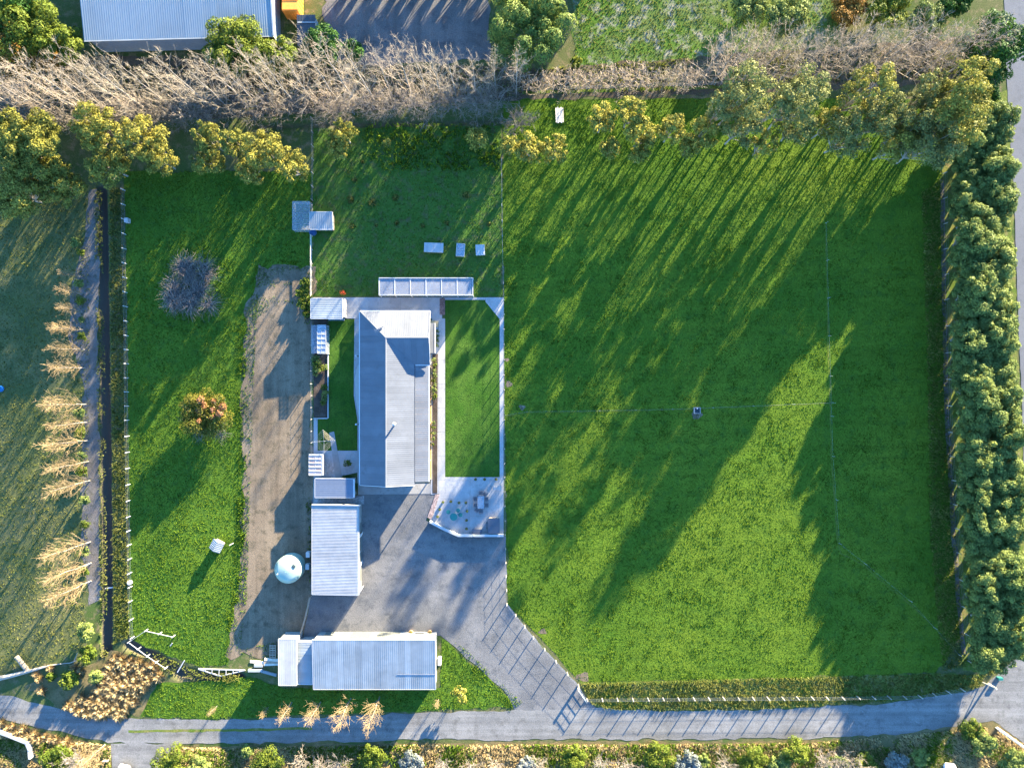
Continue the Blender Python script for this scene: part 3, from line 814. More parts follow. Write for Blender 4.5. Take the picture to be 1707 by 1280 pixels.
pg, pb = frame_house('polycarbonate_house', 'long low growing house with six clear roof panels and white frame', 'greenhouse', 632, 463.5, 788, 492, 1.9, 6, 1, M['white_paint'], M['poly'], bars=0.10)
slab('growing_house_floor', [(634,466),(786,466),(786,493),(634,493)], 0.03, M['concrete_old'])
for k,x in enumerate((650,690,735,765)):
    q = W(x,478)
    o = MB().box(q.x-1.0,q.x+1.0,q.y-0.4,q.y+0.4,0.03,0.7).build('potting_bench', M['timber'], None)
    tag(o, 'grey timber bench inside the long clear-roofed growing house', 'bench', 'benches in the growing house')
gh, gb2 = frame_house('glasshouse', 'small aluminium glasshouse with rows of square panes by the lawn', 'glasshouse', 529, 542, 543, 589, 1.9, 2, 6, M['white_paint'], M['glasspane'], bars=0.06)
q0,q1 = W(519.5,542,1.5), W(528.5,589,1.5)
sk = MB().box(q0.x,q1.x-0.02,q1.y,q0.y,1.42,1.48).build('side_roof', M['poly'], gh)
bar(gh,'side_rail',(q0.x,q1.y,1.43),(q0.x,q0.y,1.43),0.06,0.06,M['white_paint'])
for y in (q1.y,(q0.y+q1.y)/2,q0.y): bar(gh,'side_post',(q0.x,y,0),(q0.x,y,1.4),0.06,0.06,M['white_paint'])
o = bar(None,'bed_edging',(W(547.3,0).x,W(0,590).y,0.1),(W(547.3,0).x,W(0,697).y,0.1),0.12,0.2,M['white_paint']); tag(o,'long white edging board along the garden bed by the small lawn','edging')
o = bar(None,'bed_edging',(W(523,0).x,W(0,697.3).y,0.1),(W(546.4,0).x,W(0,697.3).y,0.1),0.12,0.2,M['white_paint']); tag(o,'short white edging board across the foot of the garden bed','edging')

run, rbx = frame_house('chicken_run', 'wire netting poultry run on a light frame beside the white coop', 'chicken run', 487.5, 336, 516, 383, 1.5, 2, 5, M['steel'], M['mesh_net'], bars=0.045)
coop, cb = shed('chicken_coop', 'small white-roofed coop at the end of the netted poultry run', 'coop', 516.5, 354, 554, 382, 1.7, 1.45, M['roof_zinc'], M['timber'], 'y', 0.75, 3)
q = W(523,388); o = MB().lathe([(0.42,0),(0.45,0.7),(0.40,0.72),(0.38,0.6)],(q.x,q.y,0),16).build('water_barrel', paint('blue_plastic',(0.03,0.09,0.22),0.4), None, smooth=False); tag(o,'dark blue plastic barrel below the white coop','barrel')

cw, cwb = frame_house('wood_store', 'little store with brownish clear roof and white frame by the track', 'shed', 515, 759, 536, 792, 1.7, 2, 5, M['white_paint'], paint('brown_sheet',(0.42,0.31,0.26),0.6,var=0.25,scale=2.5,rnd=0.3), bars=0.06)
bar(cw,'barge',(cwb[1]+.14,cwb[2],1.68),(cwb[1]+.14,cwb[3],1.68),0.24,0.14,M['white_paint'])
bar(cw,'barge',(cwb[0],cwb[3]+.1,1.68),(cwb[1]+.25,cwb[3]+.1,1.68),0.14,0.14,M['white_paint'])

for (x0_,y0_,x1_,y1_,rz,lab,pane) in ((707.5,405.5,738.5,420,-2,'long white lidded cold frame in the back garden',False),(760.5,406,774.5,427,-4,'cold frame with two glass panes standing between two white ones',True),(793.5,408.5,807.5,425,3,'small square white lidded cold frame near the wire fence',False)):
    c = W((x0_+x1_)/2,(y0_+y1_)/2,0.5)
    w2, h2 = (x1_-x0_)*S/2, (y1_-y0_)*S/2
    cf = empty('cold_frame', (c.x,c.y,0), math.radians(rz)); tag(cf, lab, 'cold frame')
    bx = MB()
    for (a,b,c_,d) in ((-w2,w2,-h2,-h2+.06),(-w2,w2,h2-.06,h2),(-w2,-w2+.06,-h2+.06,h2-.06),(w2-.06,w2,-h2+.06,h2-.06)): bx.box(a,b,c_,d,0,0.5)
    bx.build('box', M['timber_pale'], cf)
    if pane:
        for s in (-1,1):
            MB().box(-w2+.1,w2-.1,0.05 if s>0 else -h2+.08,h2-.08 if s>0 else -.05,0.50,0.515).build('pane', M['glasspane'], cf)
        fr = MB()
        for (a,b,c_,d) in ((-w2,w2,-h2,-h2+.09),(-w2,w2,h2-.09,h2),(-w2,-w2+.11,-h2+.09,h2-.09),(w2-.11,w2,-h2+.09,h2-.09),(-w2+.11,w2-.11,-.05,.05)): fr.box(a,b,c_,d,0.505,0.55)
        fr.build('lid_frame', M['white_paint'], cf)
        MB().box(-w2+.06,w2-.06,-h2+.06,h2-.06,0,0.3).build('soil', M['soil'], cf)
    else:
        MB().box(-w2-.04,w2+.04,-h2-.04,h2+.04,0.505,0.55).build('lid', M['white_paint'], cf)
        for k in (-.5,0,.5): MB().box(k*w2*1.4-.02,k*w2*1.4+.02,-h2,h2,0.55,0.575).build('batten', M['white_paint'], cf)

# ---- water tank ----------------------------------------------------------
c = W(488,943); tk = empty('water_tank',(c.x,c.y,0)); tag(tk,'round pale green plastic water tank on the dirt track','water tank')
MB().lathe([(1.78,0),(1.78,0.5),(1.74,0.54),(1.78,0.6),(1.78,1.3),(1.74,1.34),(1.78,1.4),(1.78,2.0),(1.70,2.12)],(0,0,0),40).build('body', M['tank'], tk)
MB().lathe([(1.72,2.12),(1.2,2.26),(0.5,2.38),(0.1,2.42)],(0,0,0),40).build('roof', M['tank'], tk, smooth=True)
MB().lathe([(0.26,2.15),(0.26,2.36),(0.22,2.40),(0.05,2.41)],(0.85,0.55,0),16).build('lid', M['tank_dark'], tk)
MB().tube((-1.3,-0.5,2.1),(-1.3,-0.5,2.42),0.06,0.06,10).build('inlet_pipe', M['trim'], tk)
MB().tube((1.72,0.2,0.3),(2.3,0.25,0.3),0.05,0.05,8).tube((2.3,0.25,0),(2.3,0.25,0.32),0.05,0.05,8).build('outlet_pipe', M['tank_dark'], tk)
for k in range(8):
    a = 2*math.pi*k/8
    bar(tk,'roof_rib',(0.3*math.cos(a),0.3*math.sin(a),2.40),(1.62*math.cos(a),1.62*math.sin(a),2.145),0.04,0.03,M['tank'])

# ---- little hut in the side paddock -------------------------------------
c = W(366,907); hut = empty('animal_hut',(c.x,c.y,0),math.radians(-28)); tag(hut,'little grey gabled animal hut in the side paddock','hut')
MB().box(-.6,.6,-.55,.55,0,0.95).extrude([(-.6,-.55,.95),(.6,-.55,.95),(0,-.55,1.35)],(0,1.1,0)).build('wall', M['timber'], hut)
for s in (-1,1):
    roof_plane(hut,[(0,-.7,1.42),(0,.7,1.42),(s*.8,.7,.92),(s*.8,-.7,.92)],(0,1,0),M['roof_zinc'],0.5,2)
MB().box(-.25,.25,-.58,-.545,0,0.7).build('door', M['timber_pale'], hut)
pc = W(389,905); o = MB().tube((pc.x,pc.y,0),(pc.x,pc.y,1.3),0.05,0.05,6).build('marker_post',M['timber_pale'],None); tag(o,'thin single post standing beside the little animal hut','post')
# ------------------------------------------------------------------ patio furniture and yard things
M['green_plastic'] = paint('dark_green_plastic', (0.02,0.14,0.12), 0.35)
M['wicker'] = paint('grey_wicker', (0.12,0.12,0.13), 0.7)
M['spa'] = paint('slate_cover', (0.075,0.085,0.105), 0.6, var=0.08)
M['terracotta'] = paint('terracotta', (0.13,0.095,0.075), 0.8)
ZT = ZP+0.001

def table_round(px, py, r, h, label):
    c = W(px,py); t = empty('round_table',(c.x,c.y,ZT)); tag(t,label,'table')
    MB().lathe([(r-.02,h-.04),(r,h-.03),(r,h),(r-.03,h+.015),(0.02,h+.015)],(0,0,0),28).build('tabletop',M['green_plastic'],t)
    MB().lathe([(0.05,0.03),(0.05,h-.05)],(0,0,0),10).build('stem',M['dark_metal'],t)
    MB().lathe([(0.28,0),(0.28,0.02),(0.05,0.05)],(0,0,0),16).build('base',M['dark_metal'],t)
table_round(757,859.5,0.50,0.72,'round dark green garden table on the patio')
sg = None
for k,(px,py) in enumerate(((748,852),(764,849.5),(768,857))):
    c = W(px,py)
    if sg is None:
        sg = empty('garden_stool',(c.x,c.y,ZT)); tag(sg,'round dark green stool drawn up to the green garden table','stool','stools round the green table')
        MB().lathe([(0.27,0.40),(0.28,0.42),(0.28,0.46),(0.25,0.48),(0.02,0.48)],(0,0,0),20).build('seat',M['green_plastic'],sg)
        for a in range(4):
            t = math.pi/4+a*math.pi/2
            MB().tube((0.24*math.cos(t),0.24*math.sin(t),0),(0.15*math.cos(t),0.15*math.sin(t),0.41),0.02,0.02,6).build('leg',M['green_plastic'],sg)
    else:
        s = copy_tree(sg); s.location = (c.x,c.y,ZT)

c = W(802,835.5); dt = empty('dining_table',(c.x,c.y,ZT)); tag(dt,'long glass-topped outdoor dining table ringed by eight chairs','table')
MB().box(-.45,.45,-.85,.85,.72,.735).build('tabletop',clear_mat('table_glass',(0.30,0.36,0.40),0.45,0.08),dt)
fr = MB()
for (a,b,c_,d) in ((-.47,.47,-.87,-.82),(-.47,.47,.82,.87),(-.47,-.42,-.82,.82),(.42,.47,-.82,.82)): fr.box(a,b,c_,d,.70,.745)
fr.build('frame',M['wicker'],dt)
for x in (-.42,.42):
    for y in (-.8,.8): MB().box(x-.03,x+.03,y-.03,y+.03,0,.70).build('leg',M['wicker'],dt)
ch0 = None
def chair(x,y,rz):
    global ch0
    b = W(802,835.5)
    if ch0 is None:
        ch0 = empty('dining_chair'); tag(ch0,'grey slatted outdoor chair pushed up to the glass dining table','chair','chairs round the dining table')
        MB().box(-.24,.24,-.24,.24,.42,.46).build('seat',M['wicker'],ch0)
        bb = MB()
        for k in range(4): bb.box(-.22+k*.125,-.16+k*.125,.22,.26,.5,.88)
        bb.box(-.25,.25,.215,.265,.88,.93)
        bb.build('backrest',M['wicker'],ch0)
        for s in (-1,1):
            MB().box(s*.26-.02,s*.26+.02,-.22,.22,.62,.66).build('armrest',M['wicker'],ch0)
            for yy in (-.22,.22): MB().box(s*.25-.02,s*.25+.02,yy-.02,yy+.02,0,.62).build('leg',M['wicker'],ch0)
        o = ch0
    else: o = copy_tree(ch0)
    o.location = (b.x+x,b.y+y,ZT); o.rotation_euler = (0,0,rz)
for s in (-1,1):
    for y in (-.5,0.05,.6)[:2] if False else (-.42,.42): chair(s*.75,y,-s*math.pi/2)
chair(0,1.22,0); chair(0,-1.22,math.pi)
chair(.52,1.05,-.7); chair(-.52,-1.05,math.pi-.7)

c = W(823.5,874); sp = empty('spa_pool',(c.x,c.y,ZT)); tag(sp,'square spa pool under a dark slate cover in the patio corner','spa pool')
def rrect(w,h,r,n=5):
    pts=[]
    for cx,cy,a0 in ((w-r,h-r,0),(-w+r,h-r,90),(-w+r,-h+r,180),(w-r,-h+r,270)):
        for k in range(n+1):
            t=math.radians(a0+90*k/n); pts.append((cx+r*math.cos(t),cy+r*math.sin(t)))
    return pts
MB().prism(rrect(.72,.98,.14),0,.78).build('tub',M['timber'],sp)
MB().prism(rrect(.77,1.03,.16),.785,.88).build('cover',M['spa'],sp,bevel=.02)
MB().box(-.76,.76,-.015,.015,.882,.89).build('cover_seam',M['dark_metal'],sp)
MB().box(-1.05,-.8,-.5,.3,0,.35).build('step',M['wicker'],sp)
for (px,py,w,h,z,mat,name,lab) in ((795.5,884,.60,.28,.45,'wicker','storage_bench','dark box bench against the low white patio wall'),):
    c=W(px,py); b=empty(name,(c.x,c.y,ZT)); tag(b,lab,'bench')
    MB().box(-w,w,-h,h,0.03,z).build('box',M[mat],b); MB().box(-w-.03,w+.03,-h-.03,h+.03,z+.002,z+.06).build('lid',M['spa'],b)
    for x in (-w+.1,w-.1): MB().box(x-.05,x+.05,-h+.03,h-.03,0,.03).build('foot',M['dark_metal'],b)
c=W(829,812); lo=empty('slatted_bench',(c.x,c.y,ZT)); tag(lo,'white slatted garden seat at the patio edge near the fence','bench')
for k in range(5): MB().box(-.55,.55,-.28+k*.115,-.20+k*.115,.42,.45).build('slat',M['white_paint'],lo)
for k in range(3): MB().box(-.55,.55,.33+k*.02,.36+k*.02,.52+k*.13,.62+k*.13).build('back_slat',M['white_paint'],lo)
for x in (-.5,.5):
    MB().box(x-.03,x+.03,-.28,.34,.36,.42).build('rail',M['dark_metal'],lo)
    for y in (-.24,.3): MB().box(x-.03,x+.03,y-.03,y+.03,0,.36).build('leg',M['dark_metal'],lo)
# low wall round the patio
def low_wall(name,label,pts,w,h,mat,capmat=None):
    r=empty(name); tag(r,label,'wall')
    for i in range(len(pts)-1):
        a,b=W(*pts[i]),W(*pts[i+1]); d=(b-a).normalized()
        ext=d*(w/2 if i<len(pts)-2 else 0)
        bar(r,'wall_panel',a+Vector((0,0,h/2)),b+ext*0.4+Vector((0,0,h/2)),w*(1+.004*i),h,mat)
        bar(r,'coping',a+Vector((0,0,h+.03+.002*i)),b+ext*0.5+Vector((0,0,h+.03+.002*i)),w+.10,.06,capmat or mat)
    for p in pts:
        q=W(*p); MB().box(q.x-w*.62,q.x+w*.62,q.y-w*.62,q.y+w*.62,0,h+.09).build('pier',mat,r)
    return r
low_wall('patio_wall','low white angled wall along the yard side of the patio',[(719,868.5),(741,880),(765,890.5),(790,890.5),(815,890.5),(838,890.5)],.22,.75,M['white_paint'])
low_wall('patio_wall','low white wall and gate bounding the shaded lawn at the lane',[(-30,1204),(20,1221),(50,1233),(55,1244),(56,1258)],.2,.8,M['white_paint'])
# rotary clothesline
c=W(546,733.5); cl=empty('rotary_clothesline',(c.x,c.y,0.04)); tag(cl,'four-armed rotary clothesline standing on the small lawn','clothesline')
MB().tube((0,0,0),(0,0,1.9),.035,.03,8).build('pole',M['steel'],cl)
tips=[]
for k in range(4):
    t=math.radians(3)+k*math.pi/2; e=Vector((1.55*math.cos(t),1.55*math.sin(t),2.05)); tips.append(e)
    MB().tube((0,0,1.75),e,.022,.018,6).build('arm',M['steel'],cl)
for f in (.45,.63,.81,.98):
    m=MB()
    for k in range(4):
        a=Vector((0,0,1.75)).lerp(tips[k],f); b=Vector((0,0,1.75)).lerp(tips[(k+1)%4],f); m.tube(a,b,.008,.008,3)
    m.build('line',M['timber_pale'],cl)

# ------------------------------------------------------------------ fences
M['post'] = paint('grey_fence_post',(0.33,0.30,0.25),0.85,var=0.2,rnd=0.2)
M['post_white'] = paint('white_fence_post',(0.44,0.44,0.42),0.7,var=0.1)
M['wire'] = paint('fence_wire',(0.35,0.36,0.36),0.5,0.5)
def fence(label,pts,spacing,h,mat,r=.06,wires=3,name='post_and_wire_fence',skip=None,square=False,rail=None,wr=.007):
    f=empty(name); tag(f,label,'fence')
    P=[W(*p) for p in pts]
    if square: me=MB().box(-r,r,-r,r,0,h).mesh('post',mat)
    else: me=MB().tube((0,0,0),(0,0,h),r,r*.9,7).mesh('post',mat)
    for i in range(len(P)-1):
        a,b=P[i],P[i+1]; L=(b-a).length; k=max(1,round(L/spacing))
        for j in range(k+(1 if i==len(P)-2 else 0)):
            q=a.lerp(b,j/k)
            o=obj('post',me,f,(q.x,q.y,random.uniform(-.08,0)),random.uniform(0,3))
            o.rotation_euler=(random.uniform(-.03,.03),random.uniform(-.03,.03),random.uniform(0,3) if not square else math.atan2((b-a).y,(b-a).x))
    for wz in range(wires):
        z=h*(.3+.62*wz/max(1,wires-1))
        m=MB()
        for i in range(len(P)-1): m.tube(P[i]+Vector((0,0,z)),P[i+1]+Vector((0,0,z)),wr,wr,4)
        m.build('wire',M['wire'],f)
    if rail:
        for z in rail:
            for i in range(len(P)-1): bar(f,'rail',P[i]+Vector((0,0,z)),P[i+1]+Vector((0,0,z)),.05,.12,mat)
    return f
random.seed(21)
fence('post and wire fence between the big green paddock and the house',[(836,268),(838,420),(840,500),(841,700),(842,890),(845,1005)],2.0,1.1,M['post'],.055)
fence('diagonal post and wire fence beside the gravel driveway',[(845,1005),(889,1060),(964,1140)],2.1,1.2,M['post'],.07)
fence('post and wire fence along the lane below the paddock',[(964,1142),(978,1163),(1180,1161),(1376,1160),(1530,1158),(1600,1146)],2.0,1.2,M['post'],.075)
fence('white-post fence along the ditch side of the left paddock',[(209,318),(211,440),(214,560),(215,700),(218,860),(221,1000),(224,1060)],2.0,1.15,M['post_white'],.06)
fence('post and wire fence between the left paddock and the back garden',[(522,200),(523,268),(522,335)],1.9,1.1,M['post'],.05)
fence('rail fence running down from the coop to the garden store',[(521,394),(521,440),(521,496)],1.9,1.1,M['timber_pale'],.05,2,rail=(.55,1.0))
fence('wire fence with white posts beside the garden bed and dirt track',[(521,532),(521,640),(522,757)],1.7,1.1,M['post'],.05,3)
fence('short timber fence from the garage corner to the annex',[(519,993),(512,1025),(503,1056)],1.4,1.2,M['timber'],.05,1,rail=(.4,.8,1.15))
fence('thin electric tape fence across the big green paddock',[(843,692),(878,686),(1120,682),(1388,671)],5.5,.9,M['post_white'],.02,1,wr=.005)
fence('thin electric tape fence down the far side of the paddock',[(1376,372),(1381,560),(1387,760),(1398,905),(1440,938),(1515,1000),(1597,1090)],6,.9,M['post_white'],.02,1,wr=.005)
fence('old wire fence along the foot of the tall evergreen hedge',[(1571,290),(1574,500),(1580,720),(1594,920),(1612,1100)],3.5,1.1,M['post'],.05,3)
fence('wire fence under the short bare trees',[(880,152),(1010,148),(1150,144),(1230,141)],2.6,1.1,M['post'],.05,3)
# gate between diagonal fence and lane fence
g=empty('farm_gate'); tag(g,'pale farm gate lying open by the driveway corner','gate')
a,b=W(963,1146),W(977,1166)
for z in (.25,.5,.75,1.0): bar(g,'rail',a+Vector((0,0,z)),b+Vector((0,0,z)),.04,.05,M['roof_zinc'])
for t in (0.02,.5,.98):
    q=a.lerp(b,t); bar(g,'stile',q+Vector((0,0,.12)),q+Vector((0,0,1.1)),.055,.055,M['roof_zinc'])
a2=W(963,1146); MB().tube((a2.x,a2.y,0),(a2.x,a2.y,1.12),.05,.05,7).build('hinge_post',M['post'],g)
# white rails left over in the bottom corner of the side paddock
r1=empty('white_rail_pen'); tag(r1,'broken white railing round the bottom corner of the side paddock','railing')
segs=[((292,1058),(247,1048)),((247,1048),(219,1067)),((219,1067),(250,1090)),((250,1090),(280,1110))]
for (p,q) in segs:
    a,b=W(*p),W(*q)
    for z in (.75,): bar(r1,'rail',a+Vector((0,0,z)),b+Vector((0,0,z)),.045,.09,M['white_paint'])
for p in ((292,1058),(270,1053),(247,1048),(219,1067),(235,1078),(250,1090),(265,1100),(280,1110)):
    q=W(*p); MB().box(q.x-.045,q.x+.045,q.y-.045,q.y+.045,0,1.0).build('post',M['white_paint'],r1)
for (p,q,l) in (((296,1120),(308,1100),'white plank lying across the end of the broken white railing'),((284,1076),(288,1071),'tiny white stake standing in the grass inside the white railing')):
    a,b=W(*p),W(*q); o=bar(None,'white_plank',a+Vector((0,0,.06)),b+Vector((0,0,.10)),.12,.06,M['white_paint']); tag(o,l,'plank')
lad=empty('white_truss'); tag(lad,'white painted timber truss lying on the grass by the ditch','truss')
A,B=W(331,1114),W(409,1116); Cc=W(368,1126)
for p,q in ((A,B),(A,Cc),(Cc,B)): bar(lad,'chord',p+Vector((0,0,.08)),q+Vector((0,0,.09)),.12,.12,M['white_paint'])
for t in (.15,.3,.45,.6,.75,.88):
    p=A.lerp(B,t); q=A.lerp(Cc,t/.48) if t<.48 else Cc.lerp(B,(t-.48)/.52)
    bar(lad,'strut',p+Vector((0,0,.16)),q+Vector((0,0,.16)),.08,.06,M['white_paint'])
# timber stack and scrap beside the annex
for k,(x0_,y0_,x1_,y1_,z,mat,lab) in enumerate(((417,1102,440,1104,.12,'timber_pale','pale single plank on the grass left of the timber stack'),(441,1098,464,1100,.25,'timber_pale','grey board on top of the timber stack beside the annex'),(440,1103,464,1103,.22,'timber','brown board in the middle of the timber stack'),(440,1107,464,1106,.2,'timber_pale','pale board at the near edge of the timber stack'),
      (414,1117,438,1117,.3,'roof_zinc','folded zinc sheet lying by the timber stack'),(436,1118,461,1125,.2,'roof_zinc','zinc gutter length leaning across the scrap heap'),(424,1109,438,1109,.25,'wall_grey','grey steel panel between plank and timber stack'))):
    a,b=W(x0_,y0_,z/2),W(x1_,y1_,z/2); a.z=b.z=z/2
    o=bar(None,'board' if 'timber' in mat else 'metal_offcut',a,b,.34,z,M[mat]); tag(o,lab,'board' if 'timber' in mat else 'scrap')
pl=empty('pallet',W(455,1085)); tag(pl,'brown timber pallet leaning flat by the annex wall','pallet')
for k in range(6): MB().box(-.42,.42,-.85+k*.31,-.67+k*.31,.13,.155).build('slat',M['timber'],pl)
for x in (-.38,0,.38): MB().box(x-.05,x+.05,-.85,.88,0,.13).build('bearer',M['timber'],pl)
# odds and ends by the annex door
for k,(px,py,w,h,z,mat,lab) in enumerate(((505,1061,.25,.3,.6,'dark_metal','dark drum in the nook beside the annex'),(510,1066,.3,.25,.5,'dark_metal','dark crate in the nook beside the annex'),(500,1068,.2,.2,.8,'steel','grey bin in the nook beside the annex'))):
    q=W(px,py); o=MB().lathe([(w*.9,0),(w,.05),(w,z-.05),(w*.85,z),(w*.1,z)],(q.x,q.y,0),12).build(('drum','crate','bin')[k],M[mat],None); tag(o,lab,('drum','crate','bin')[k])
# trough in the paddock
q=W(1161,684); tr=empty('water_trough',(q.x,q.y,0)); tag(tr,'small dark square water trough on the paddock fence line','trough')
mb=MB()
for (a,b,c_,d) in ((-.42,.42,-.42,-.34),(-.42,.42,.34,.42),(-.42,-.34,-.34,.34),(.34,.42,-.34,.34)): mb.box(a,b,c_,d,0,.5)
mb.build('tub',M['concrete_old'],tr); MB().box(-.34,.34,-.34,.34,.02,.38).build('water',paint('dark_water',(0.01,0.02,0.025),0.05,spec=.6),tr)
MB().box(-.08,.08,.2,.34,.38,.5).build('float_cover',M['trim'],tr)
# small things in the paddocks
q=W(933,193); st=empty('plank_stack',(q.x,q.y,0),math.radians(2)); tag(st,'stack of pale planks on the grass beneath the short bare trees','plank stack')
for k in range(5): MB().box(-.55+k*.22,-.37+k*.22,-1.0+random.uniform(-.1,.1),1.0+random.uniform(-.1,.1),.08,.16).build('plank',M['white_paint' if k%2 else 'timber_pale'],st)
for y in (-.7,.7): MB().box(-.5,.5,y-.05,y+.05,0,.08).build('bearer',M['timber'],st)
q=W(215,369); o=MB().box(q.x-.25,q.x+.25,q.y-.3,q.y+.3,0,.8).build('post_box',M['white_paint'],None,bevel=.03); tag(o,'pale box standing at the top of the white-post fence','box')
q=W(218,970); o=MB().lathe([(.28,0),(.3,.1),(.3,.42),(.22,.5),(.03,.5)],(q.x,q.y,0),14).build('bucket',M['trim'],None); tag(o,'white lidded bucket beside the white-post fence','bucket')
q=W(181,980); o=bar(None,'ditch_pipe',(q.x-.5,q.y-.08,-.12),(q.x+.55,q.y+.1,-.08),.14,.14,M['trim']); tag(o,'short white pipe laid across the dark ditch','pipe')
q=W(180,1264); o=bar(None,'white_sign',(q.x-.35,q.y,.55),(q.x+.35,q.y,.55),.05,.35,M['trim'])
tag(o,'little white board on the roadside near the parked car','board')
for s in (-1,1): MB().tube((q.x+s*.25,q.y+.04,0),(q.x+s*.25,q.y+.04,.6),.03,.03,6).build('stake',M['timber'],o)
# fallen trunk, stump at lower left
t=empty('fallen_trunk'); tag(t,'long pale fallen trunk lying across the lower left field','log')
pts=[W(-40,1136),W(0,1129),W(30,1122),W(58,1115),W(85,1108),W(108,1105)]; rr=[.34,.33,.28,.2,.11,.06]
mb=MB()
for i in range(5): mb.tube(pts[i]+Vector((0,0,rr[i])),pts[i+1]+Vector((0,0,rr[i+1])),rr[i],rr[i+1],9)
mb.build('trunk',paint('bleached_wood',(0.30,0.265,0.21),.85,var=.2),t)
mb=MB()
for (a,b) in (((118,1104),(132,1098)),((124,1102),(133,1085))): mb.tube(W(*a)+Vector((0,0,.1)),W(*b)+Vector((0,0,.5)),.08,.03,6)
mb.tube(W(108,1105)+Vector((0,0,.06)),W(118,1104)+Vector((0,0,.1)),.06,.08,6)
mb.build('branch',paint('bleached_branch',(0.32,0.285,0.235),.85),t)
o=MB().tube(W(46,1116)+Vector((0,0,.2)),W(34,1090)+Vector((0,0,.9)),.32,.28,9).build('stump_log',M['timber'],None); tag(o,'dark brown log propped up on the fallen pale trunk','log')
o.data.transform(Matrix.Translation((0,0,-.12)))

# ------------------------------------------------------------------ vehicles
M['car_white']=paint('white_car_paint',(0.55,0.56,0.57),0.25,var=.02,rnd=0,spec=.6)
M['car_dark']=paint('tinted_glass',(0.03,0.04,0.05),0.08,spec=.6)
M['tyre']=paint('tyre_rubber',(0.03,0.03,0.03),.8)
def car(name,label,cat,px,py,rz,box=False):
    c=W(px,py); r=empty(name,(c.x,c.y,.03),rz); tag(r,label,cat)
    # body section loft along y (front = +y)
    st=[(-2.15,.62,.50,.78),(-2.0,.80,.36,.98),(-1.2,.87,.30,1.02),(0.0,.88,.28,1.0),(1.0,.87,.28,.97),(1.75,.80,.32,.86),(2.1,.62,.42,.72)]
    vs,fs=[],[]
    for (y,w,z0,z1) in st:
        vs+=[(-w*.94,y,z0),(w*.94,y,z0),(w,y,(z0+z1)/2),(w*.9,y,z1),(-w*.9,y,z1),(-w,y,(z0+z1)/2)]
    n=6
    for i in range(len(st)-1):
        for k in range(n): fs.append((i*n+k,i*n+(k+1)%n,(i+1)*n+(k+1)%n,(i+1)*n+k)[::-1])
    fs.append(tuple(range(n))); fs.append(tuple(range((len(st)-1)*n+n-1,(len(st)-1)*n-1,-1)))
    MB().add(vs,fs).build('body',M['car_white'],r,smooth=False,bevel=.05)
    # glasshouse and roof
    yb,yf,rb_,rf=(-1.7,1.0,-1.25,.25)
    if box: yb,yf,rb_,rf=(-2.05,1.35,-1.95,.75)
    zc,zt=1.0,1.5
    if box: zt=1.85
    g=[(-.78,yb,zc-.05),(.78,yb,zc-.05),(.78,yf,zc-.06),(-.78,yf,zc-.06),(-.62,rb_,zt),(.62,rb_,zt),(.62,rf,zt),(-.62,rf,zt)]
    MB().add(g,[(3,2,1,0),(4,5,6,7),(0,1,5,4),(1,2,6,5),(2,3,7,6),(3,0,4,7)]).build('window_band',M['car_dark'],r)
    MB().prism([(x*1.02,y) for x,y in rrect(.63,(rf-rb_)/2+.04,.12)],zt,zt+.05).build('roof',M['car_white'],r).location=(0,(rf+rb_)/2,0)
    for s in (-1,1):
        for (y0,z0,y1,z1) in ((yb,zc-.05,rb_,zt),(yf,zc-.06,rf,zt),((yb+yf)/2,zc-.05,(rb_+rf)/2,zt)):
            bar(r,'pillar',(s*.785,y0,z0),(s*.632,y1,z1+.01),.06,.06,M['car_white'])
        for y in (-1.35,1.35):
            w=MB().tube((s*.70,y,.31),(s*.90,y,.31),.31,.31,18).build('wheel',M['tyre'],r)
            MB().tube((s*.895,y,.31),(s*.915,y,.31),.19,.19,14).build('rim',M['steel'],w)
        MB().box(s*.42-.16,s*.42+.16,2.0,2.08,.55,.70).build('headlight',M['glass'],r)
        MB().box(s*.92-.08,s*.92+.08,.78,.90,.98,1.10).build('mirror',M['car_white'],r)
        MB().box(s*.55-.12,s*.55+.12,-2.12,-2.06,.6,.8).build('tail_light',paint('red_lens',(.4,.02,.02),.2),r)
    return r
car('parked_car','white car parked nose-in on the gravel bay by the lane','car',207,1296,math.radians(-12))
car('parked_van','white van with dark windows parked among roadside shrubs','van',1577,1294,math.radians(-4),box=True)

# power pole at the road corner
q=W(1662,1213); pp=empty('power_pole',(q.x,q.y,0)); tag(pp,'pale concrete power pole standing at the lane and road corner','power pole')
MB().tube((0,0,0),(0,0,8.5),.17,.10,10).build('pole',paint('pale_pole',(.62,.60,.54),.8,var=.1),pp)
bar(pp,'crossarm',(-1.1,.0,8.0),(1.1,.0,8.0),.1,.12,M['timber'])
for x in (-1.0,-.4,.4,1.0): MB().tube((x,0,8.06),(x,0,8.22),.045,.03,8).build('insulator',M['trim'],pp)
MB().tube((-.25,.1,.7),(-.25,.1,1.0),.12,.12,8).tube((-.25,.1,0),(-.25,.1,.7),.04,.04,6).build('marker_box',M['trim'],pp)
q=W(1647,1139); sp_=empty('strainer_post',(q.x,q.y,0)); tag(sp_,'stout timber strainer post at the end of the lane fence','post')
MB().tube((0,0,0),(0,0,1.7),.14,.13,10).build('post',M['post'],sp_)
MB().tube((-.9,.25,0),(-.05,.02,1.2),.07,.06,8).build('stay',M['post'],sp_)
q=W(1664,1129); o=MB().box(q.x-.32,q.x+.32,q.y-.18,q.y+.18,0,.55).build('green_cabinet',M['green_plastic'],None,bevel=.03); tag(o,'small green service cabinet at the road corner','cabinet')
